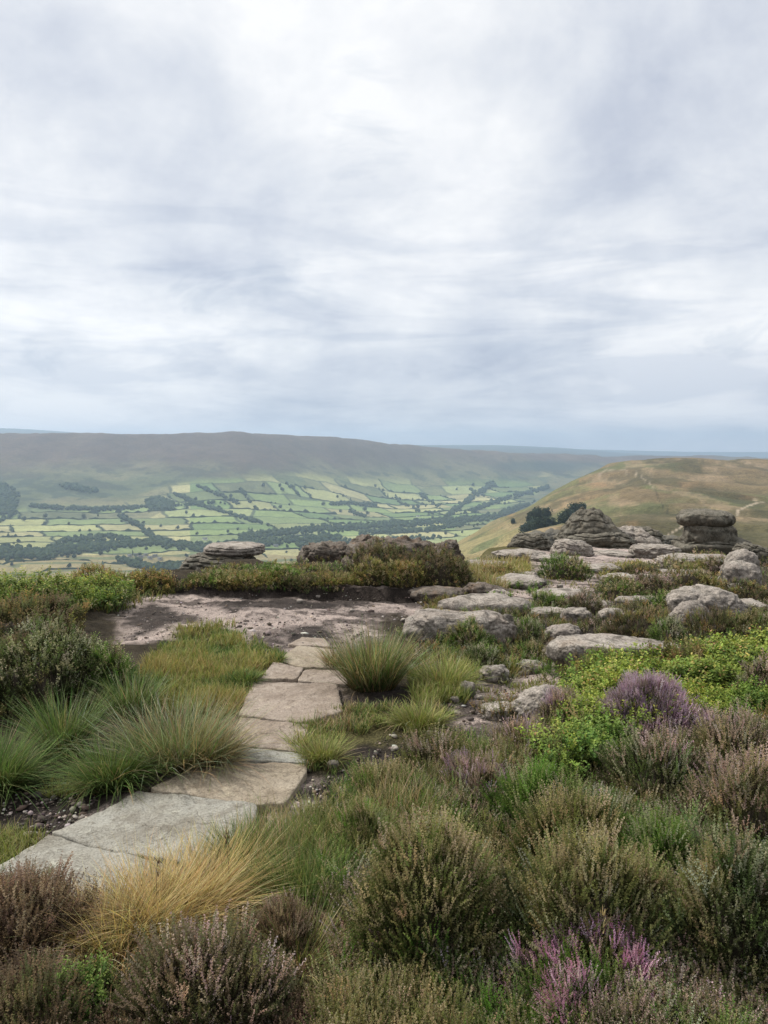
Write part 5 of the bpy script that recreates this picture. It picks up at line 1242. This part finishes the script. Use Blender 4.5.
plant_wood('belt of trees filling the valley floor below the fields', [([(-40, 553), (40, 555), (75, 549), (112, 547)], 7, .75), ([(60, 543), (110, 537), (130, 541)], 3, .7), ([(112, 546), (160, 543), (200, 549), (250, 544), (300, 541), (340, 538)], 4.5, .75), ([(240, 538), (300, 531), (350, 528), (400, 525), (440, 522), (480, 519), (520, 513)], 4, .9), ([(300, 548), (340, 543), (400, 541), (440, 538)], 2.5, .5), ([(120, 560), (150, 568), (190, 569)], 4.5, .7), ([(360, 533), (420, 531), (460, 526)], 3, .7)], 13)
plant_wood('diagonal wooded gully climbing the far valley side', [([(446, 517), (462, 505), (478, 494), (494, 485)], 3, 1.1), ([(470, 512), (500, 501), (525, 494), (548, 488)], 2.2, 1.1), ([(500, 514), (520, 508), (545, 500)], 2, .9)], 14)
plant_wood('narrow plantation lying alone on the rough hillside', [([(62, 486), (78, 489), (97, 492)], 2.6, 1.2)], 14)
plant_wood('tree belt dividing the fields from the rough hillside', [([(28, 506), (60, 509), (100, 510), (140, 508)], 1.8, 1.1), ([(140, 508), (190, 505), (215, 503)], 1.2, .7)], 12)
plant_wood('compact copse between the left fields', [('poly', [(145, 502), (158, 498), (173, 503), (174, 511), (150, 510)], .9)], 14)
plant_wood('tree lined stream running diagonally down through the fields', [([(174, 494), (200, 506), (230, 514), (262, 524)], 1.8, 1.2), ([(120, 517), (140, 527), (152, 538), (172, 544)], 3, .8), ([(196, 486), (215, 494), (240, 505)], 1.3, .9), ([(258, 511), (248, 500), (240, 490)], 1, .6)], 12)
plant_wood('scattered copses across the fields right of the wooded stream', [([(330, 505), (352, 504), (376, 507)], 2, .9), ([(300, 497), (292, 488), (284, 482)], 1.2, .8), ([(350, 512), (368, 518)], 2, .8), ([(395, 498), (405, 506), (420, 512)], 1.6, .8), ([(420, 494), (430, 502), (440, 508)], 1.6, .8), ([(470, 490), (485, 497)], 1.4, .6)], 12)
# hedgerows along field boundaries
cells = []
for px in np.arange(-30, 560, 7.0):
    for py in np.arange(486, 572, 3.5): cells.append((px, py))
cells = np.array(cells); X, Y, Z, R, ok = hit(cells[:, 0], cells[:, 1], 900, 7000)
m = ok & (R > 1600) & (sdist(FIELDS, cells[:, 0], cells[:, 1]) > 2); u, v = wuv(X[m], Y[m]); I, J, _ = field(u, v)
ids = sorted(set(zip(I.astype(int).tolist(), J.astype(int).tolist())))
nh = 0
for (i, j) in ids:
    o_ = float(_h2(np.array([j * 1.0]), np.array([3.0]), 7)[0]) * FW_
    cut = lambda q: q * FW_ - o_ + (float(_h2(np.array([q * 1.0]), np.array([j * 1.0]), 9)[0]) - .5) * FW_ * .55
    for side in (0, 1):
        if rng.random() > .62 or nh >= 280: continue
        if side == 0: uu = np.linspace(cut(i), cut(i + 1), 22); vv = np.full(22, j * FH)
        else: vv = np.linspace(j * FH, (j + 1) * FH, 16); uu = np.full(16, cut(i))
        a_, b_ = sorted(rng.integers(0, len(uu), 2)); a_, b_ = (0, len(uu)) if b_ - a_ < 8 else (a_, b_)
        uu, vv = uu[a_:b_], vv[a_:b_]
        x, y = unwuv(uu, vv); z = h(x, y); px_, py_ = proj(x, y, z)
        if not ((px_.mean() > -20) and (px_.mean() < 600) and sdist(FIELDS, px_.mean()[None], py_.mean()[None])[0] > 0): continue
        c = np.array([x.mean(), y.mean(), z.mean()]); L = np.stack([x, y, z], -1) - c; m_ = len(L)
        tg = np.gradient(L[:, :2], axis=0); tg /= np.linalg.norm(tg, axis=1, keepdims=True); nr = np.stack([-tg[:, 1], tg[:, 0]], -1)
        far = (c[1] / 2600) ** .6; wd = far * rng.uniform(1.2, 3.0) * np.exp(rng.normal(0, .4, m_)); ht = far * rng.uniform(1.8, 4.2) * np.exp(rng.normal(0, .55, m_))
        prof = [(-1, -1.0), (-.9, .55), (-.3, 1.0), (.4, .93), (.95, .5), (1, -1.0)]; V = []
        for qx, qz in prof:
            V.append(np.stack([L[:, 0] + nr[:, 0] * wd * qx, L[:, 1] + nr[:, 1] * wd * qx, L[:, 2] + np.where(qz < 0, -1.5, ht * qz * np.exp(rng.normal(0, .12, m_)))], -1))
        V = np.stack(V, 1).reshape(-1, 3); kk = np.arange(m_ - 1)[:, None] * 6; jj = np.arange(5)[None]; q0 = kk + jj
        T_ = np.concatenate([np.stack([q0, q0 + 1, q0 + 7], -1).reshape(-1, 3), np.stack([q0, q0 + 7, q0 + 6], -1).reshape(-1, 3)])
        e0 = [(0, q, q + 1) for q in range(1, 5)]; e1 = [((m_ - 1) * 6, (m_ - 1) * 6 + q + 1, (m_ - 1) * 6 + q) for q in range(1, 5)]
        g = Geo(); g.add(V, np.vstack([T_, e0, e1]), np.array([[.035, .05, .026]]) * rng.uniform(.75, 1.3, (len(V), 1)))
        ob = obj('hedgerow', g.mesh('hedgerow', M_FAR, True), None, tuple(c)); tag(ob, 'dark green hedgerow running between two valley fields', 'hedge', 'hedgerows between the valley fields'); nh += 1
# single trees standing in the fields: one master per kind, copied
def tree(name, seed, leafy=True):
    o = empty(name, (0, 0, 0))
    V, Fc, s_ = leafy_template(seed); g = Geo(); g.add(V, Fc, np.array([[.035, .05, .032]]) * s_[:, None]); cr = obj('crown', g.mesh('crown', M_FAR), o)
    a = np.linspace(0, 2 * PI, 8, endpoint=False); rings = [(0, .035), (.12, .025), (.35, .018), (.6, .006)]
    TV = np.vstack([np.stack([np.cos(a) * r_, np.sin(a) * r_, 0 * a + z], -1) for z, r_ in rings]); k = np.arange(8); k2 = (k + 1) % 8; T_ = []
    for q in range(3): T_ += [np.stack([q * 8 + k, q * 8 + k2, q * 8 + 8 + k2], -1), np.stack([q * 8 + k, q * 8 + 8 + k2, q * 8 + 8 + k], -1)]
    g = Geo(); g.add(TV, np.vstack(T_), np.tile([[.08, .065, .05]], (len(TV), 1)))
    lim = 5; p0 = np.array([[0, 0, .3]] * lim); blades(g, p0, np.arange(lim) * 1.3, np.full(lim, .35), np.full(lim, .5), np.full(lim, .2), np.full(lim, .02), pal(lim, (.08, .065, .05)), pal(lim, (.08, .065, .05)), 3)
    obj('trunk', g.mesh('trunk', M_FAR), o); return o
def copy_tree(src, name):
    c = src.copy(); COL.objects.link(c); c.name = name
    for ch in src.children:
        d = ch.copy(); COL.objects.link(d); d.parent = c
        for g_ in ch.children:
            e = g_.copy(); COL.objects.link(e); e.parent = d
    return c
masters = [tree('field_tree', 400 + k) for k in range(4)]; used = [False] * 4
def put_tree(X, Y, Z, s, label, group, cat='tree'):
    k = int(rng.integers(0, 4))
    if not used[k]: o = masters[k]; used[k] = True
    else: o = copy_tree(masters[k], 'field_tree')
    o.location = (X, Y, Z - .2); o.scale = (s * rng.uniform(.85, 1.15),) * 2 + (s,); o.rotation_euler.z = rng.uniform(0, 6.28); tag(o, label, cat, group)
    return o
for q in [(527, 529, 13), (534, 530, 16), (541, 529, 18), (548, 527, 17), (555, 525, 13), (531, 523, 13), (538, 521, 14), (546, 520, 13)]:
    X, Y, Z, R, ok = hit(q[0], q[1], 500); put_tree(float(X[0]), float(Y[0]), float(Z[0]), q[2] * float(R[0]) / F, 'broadleaved tree in the dark left hand clump on the flank of the spur', 'trees of the left clump on the spur')
for q in [(562, 521, 13), (568, 519, 14), (573, 516, 15), (578, 514, 12), (565, 524, 10), (583, 512, 9)]:
    X, Y, Z, R, ok = hit(q[0], q[1], 500); put_tree(float(X[0]), float(Y[0]), float(Z[0]), q[2] * float(R[0]) / F, 'broadleaved tree in the right hand clump that nearly touches the cone shaped outcrop', 'trees of the right clump on the spur')
X, Y, Z, R, ok = hit(513, 524, 500); put_tree(float(X[0]), float(Y[0]), float(Z[0]), 6 * float(R[0]) / F, 'small lone tree left of the dark tree clumps on the spur', None)
n = 0
while n < 120:
    px, py = rng.uniform(0, 545), rng.uniform(486, 568)
    if sdist(FIELDS, np.array([px]), np.array([py]))[0] < 2: continue
    X, Y, Z, R, ok = hit(px, py, 900, 7000)
    if not ok[0] or R[0] < 1600: continue
    put_tree(float(X[0]), float(Y[0]), float(Z[0]), rng.uniform(2.2, 4.4) * float(R[0]) / F * (1 if R[0] < 4000 else .8), 'small round tree standing alone in a valley field', 'single trees dotted over the valley fields'); n += 1
# farmhouses and the village
def plain(name, c, rough=.9):
    t = NT(name); n1 = t.noise(.8, 4, .6, t.n('ShaderNodeTexCoord').outputs['Object']); b = t.n('ShaderNodeBsdfPrincipled'); b.inputs['Roughness'].default_value = rough
    t.l(t.mix(t.mix(c, (1, 1, 1), 0.0), t.ramp(n1, [(.3, .8), (.7, 1.15)]), 1.0, 'MULTIPLY'), b.inputs['Base Color']); t.l(b.outputs[0], t.out.inputs[0]); return t.m
M_WALL = plain('stone_wall', (.34, .31, .26)); M_WHITE = plain('white_render', (.72, .70, .66)); M_SLATE = plain('slate', (.14, .14, .15)); M_PANE = plain('window_glass', (.04, .05, .06), .3)
def boxm(name, x0, x1, y0, y1, z0, z1, mat):
    V = [(x0, y0, z0), (x1, y0, z0), (x1, y1, z0), (x0, y1, z0), (x0, y0, z1), (x1, y0, z1), (x1, y1, z1), (x0, y1, z1)]
    return make_mesh(name, V, [(0, 3, 2, 1), (4, 5, 6, 7), (0, 1, 5, 4), (1, 2, 6, 5), (2, 3, 7, 6), (3, 0, 4, 7)], mat)
def house(mat):
    o = empty('farmhouse', (0, 0, 0)); L, W, H = 7, 3.6, 5.2
    V = [(-L, -W, -1), (L, -W, -1), (L, W, -1), (-L, W, -1), (-L, -W, H), (L, -W, H), (L, W, H), (-L, W, H), (-L, 0, H + 2.7), (L, 0, H + 2.7)]
    T_ = [(0, 1, 5), (0, 5, 4), (2, 3, 7), (2, 7, 6), (1, 2, 6), (1, 6, 5), (5, 6, 9), (3, 0, 4), (3, 4, 7), (7, 4, 8)]
    obj('wall', make_mesh('wall', V, T_, mat), o)
    e = .4; V = []
    for s in (-1, 1):
        V += [(-L - e, s * (W + e), H - .28), (L + e, s * (W + e), H - .28), (L + e, 0, H + 2.95), (-L - e, 0, H + 2.95), (-L - e, s * (W + e), H - .02), (L + e, s * (W + e), H - .02), (L + e, 0, H + 3.2), (-L - e, 0, H + 3.2)]
    q = [(0, 1, 2, 3), (4, 7, 6, 5), (0, 4, 5, 1), (0, 3, 7, 4), (1, 5, 6, 2)]
    rf = obj('roof', make_mesh('roof', V, q + [tuple(8 + a for a in f) for f in q], M_SLATE), o)
    obj('chimney', boxm('chimney', L - 1.6, L - .4, -.5, .5, H + 2, H + 4.6, mat), rf)
    for x in (-5, -2, 2, 5):
        for z in (1.2, 3.6): obj('window', boxm('window', x - .5, x + .5, -W - .05, -W + .1, z, z + 1.2, M_PANE), o)
    obj('door', boxm('door', -.5, .5, -W - .05, -W + .1, 0, 2.1, M_SLATE), o)
    return o
hm = [house(M_WALL), house(M_WHITE)]; hu = [False, False]
FARMS = [(130, 557, 0), (136, 556, 0), (141, 558, 0), (146, 556, 0), (150, 559, 0), (155, 557, 0), (160, 560, 0), (128, 561, 0), (139, 562, 0), (8, 552, 1), (20, 553, 0), (224, 557, 0), (231, 560, 1), (236, 555, 0), (151, 508, 1), (60, 545, 1), (276, 547, 0), (297, 537, 1), (306, 540, 0), (372, 531, 0), (205, 540, 1), (418, 517, 1)]
for k, (px, py, kind) in enumerate(FARMS):
    X, Y, Z, R, ok = hit(px, py, 900, 7000)
    if not hu[kind]: o = hm[kind]; hu[kind] = True
    else: o = copy_tree(hm[kind], 'farmhouse')
    o.location = (float(X[0]), float(Y[0]), float(Z[0])); o.rotation_euler.z = rng.uniform(-.5, .5) + (PI if False else 0); s = .9 if k < 9 else 1.0; o.scale = (s, s, s)
    if k < 9: tag(o, 'grey stone house with slate roof in the village among valley trees', 'house', 'stone houses of the valley village')
    elif kind == 0: tag(o, 'lone grey stone farmhouse in the valley away from the village', 'house', 'scattered farms on the valley floor')
    else: tag(o, 'white rendered farmhouse in the valley', 'house', 'scattered farms on the valley floor')
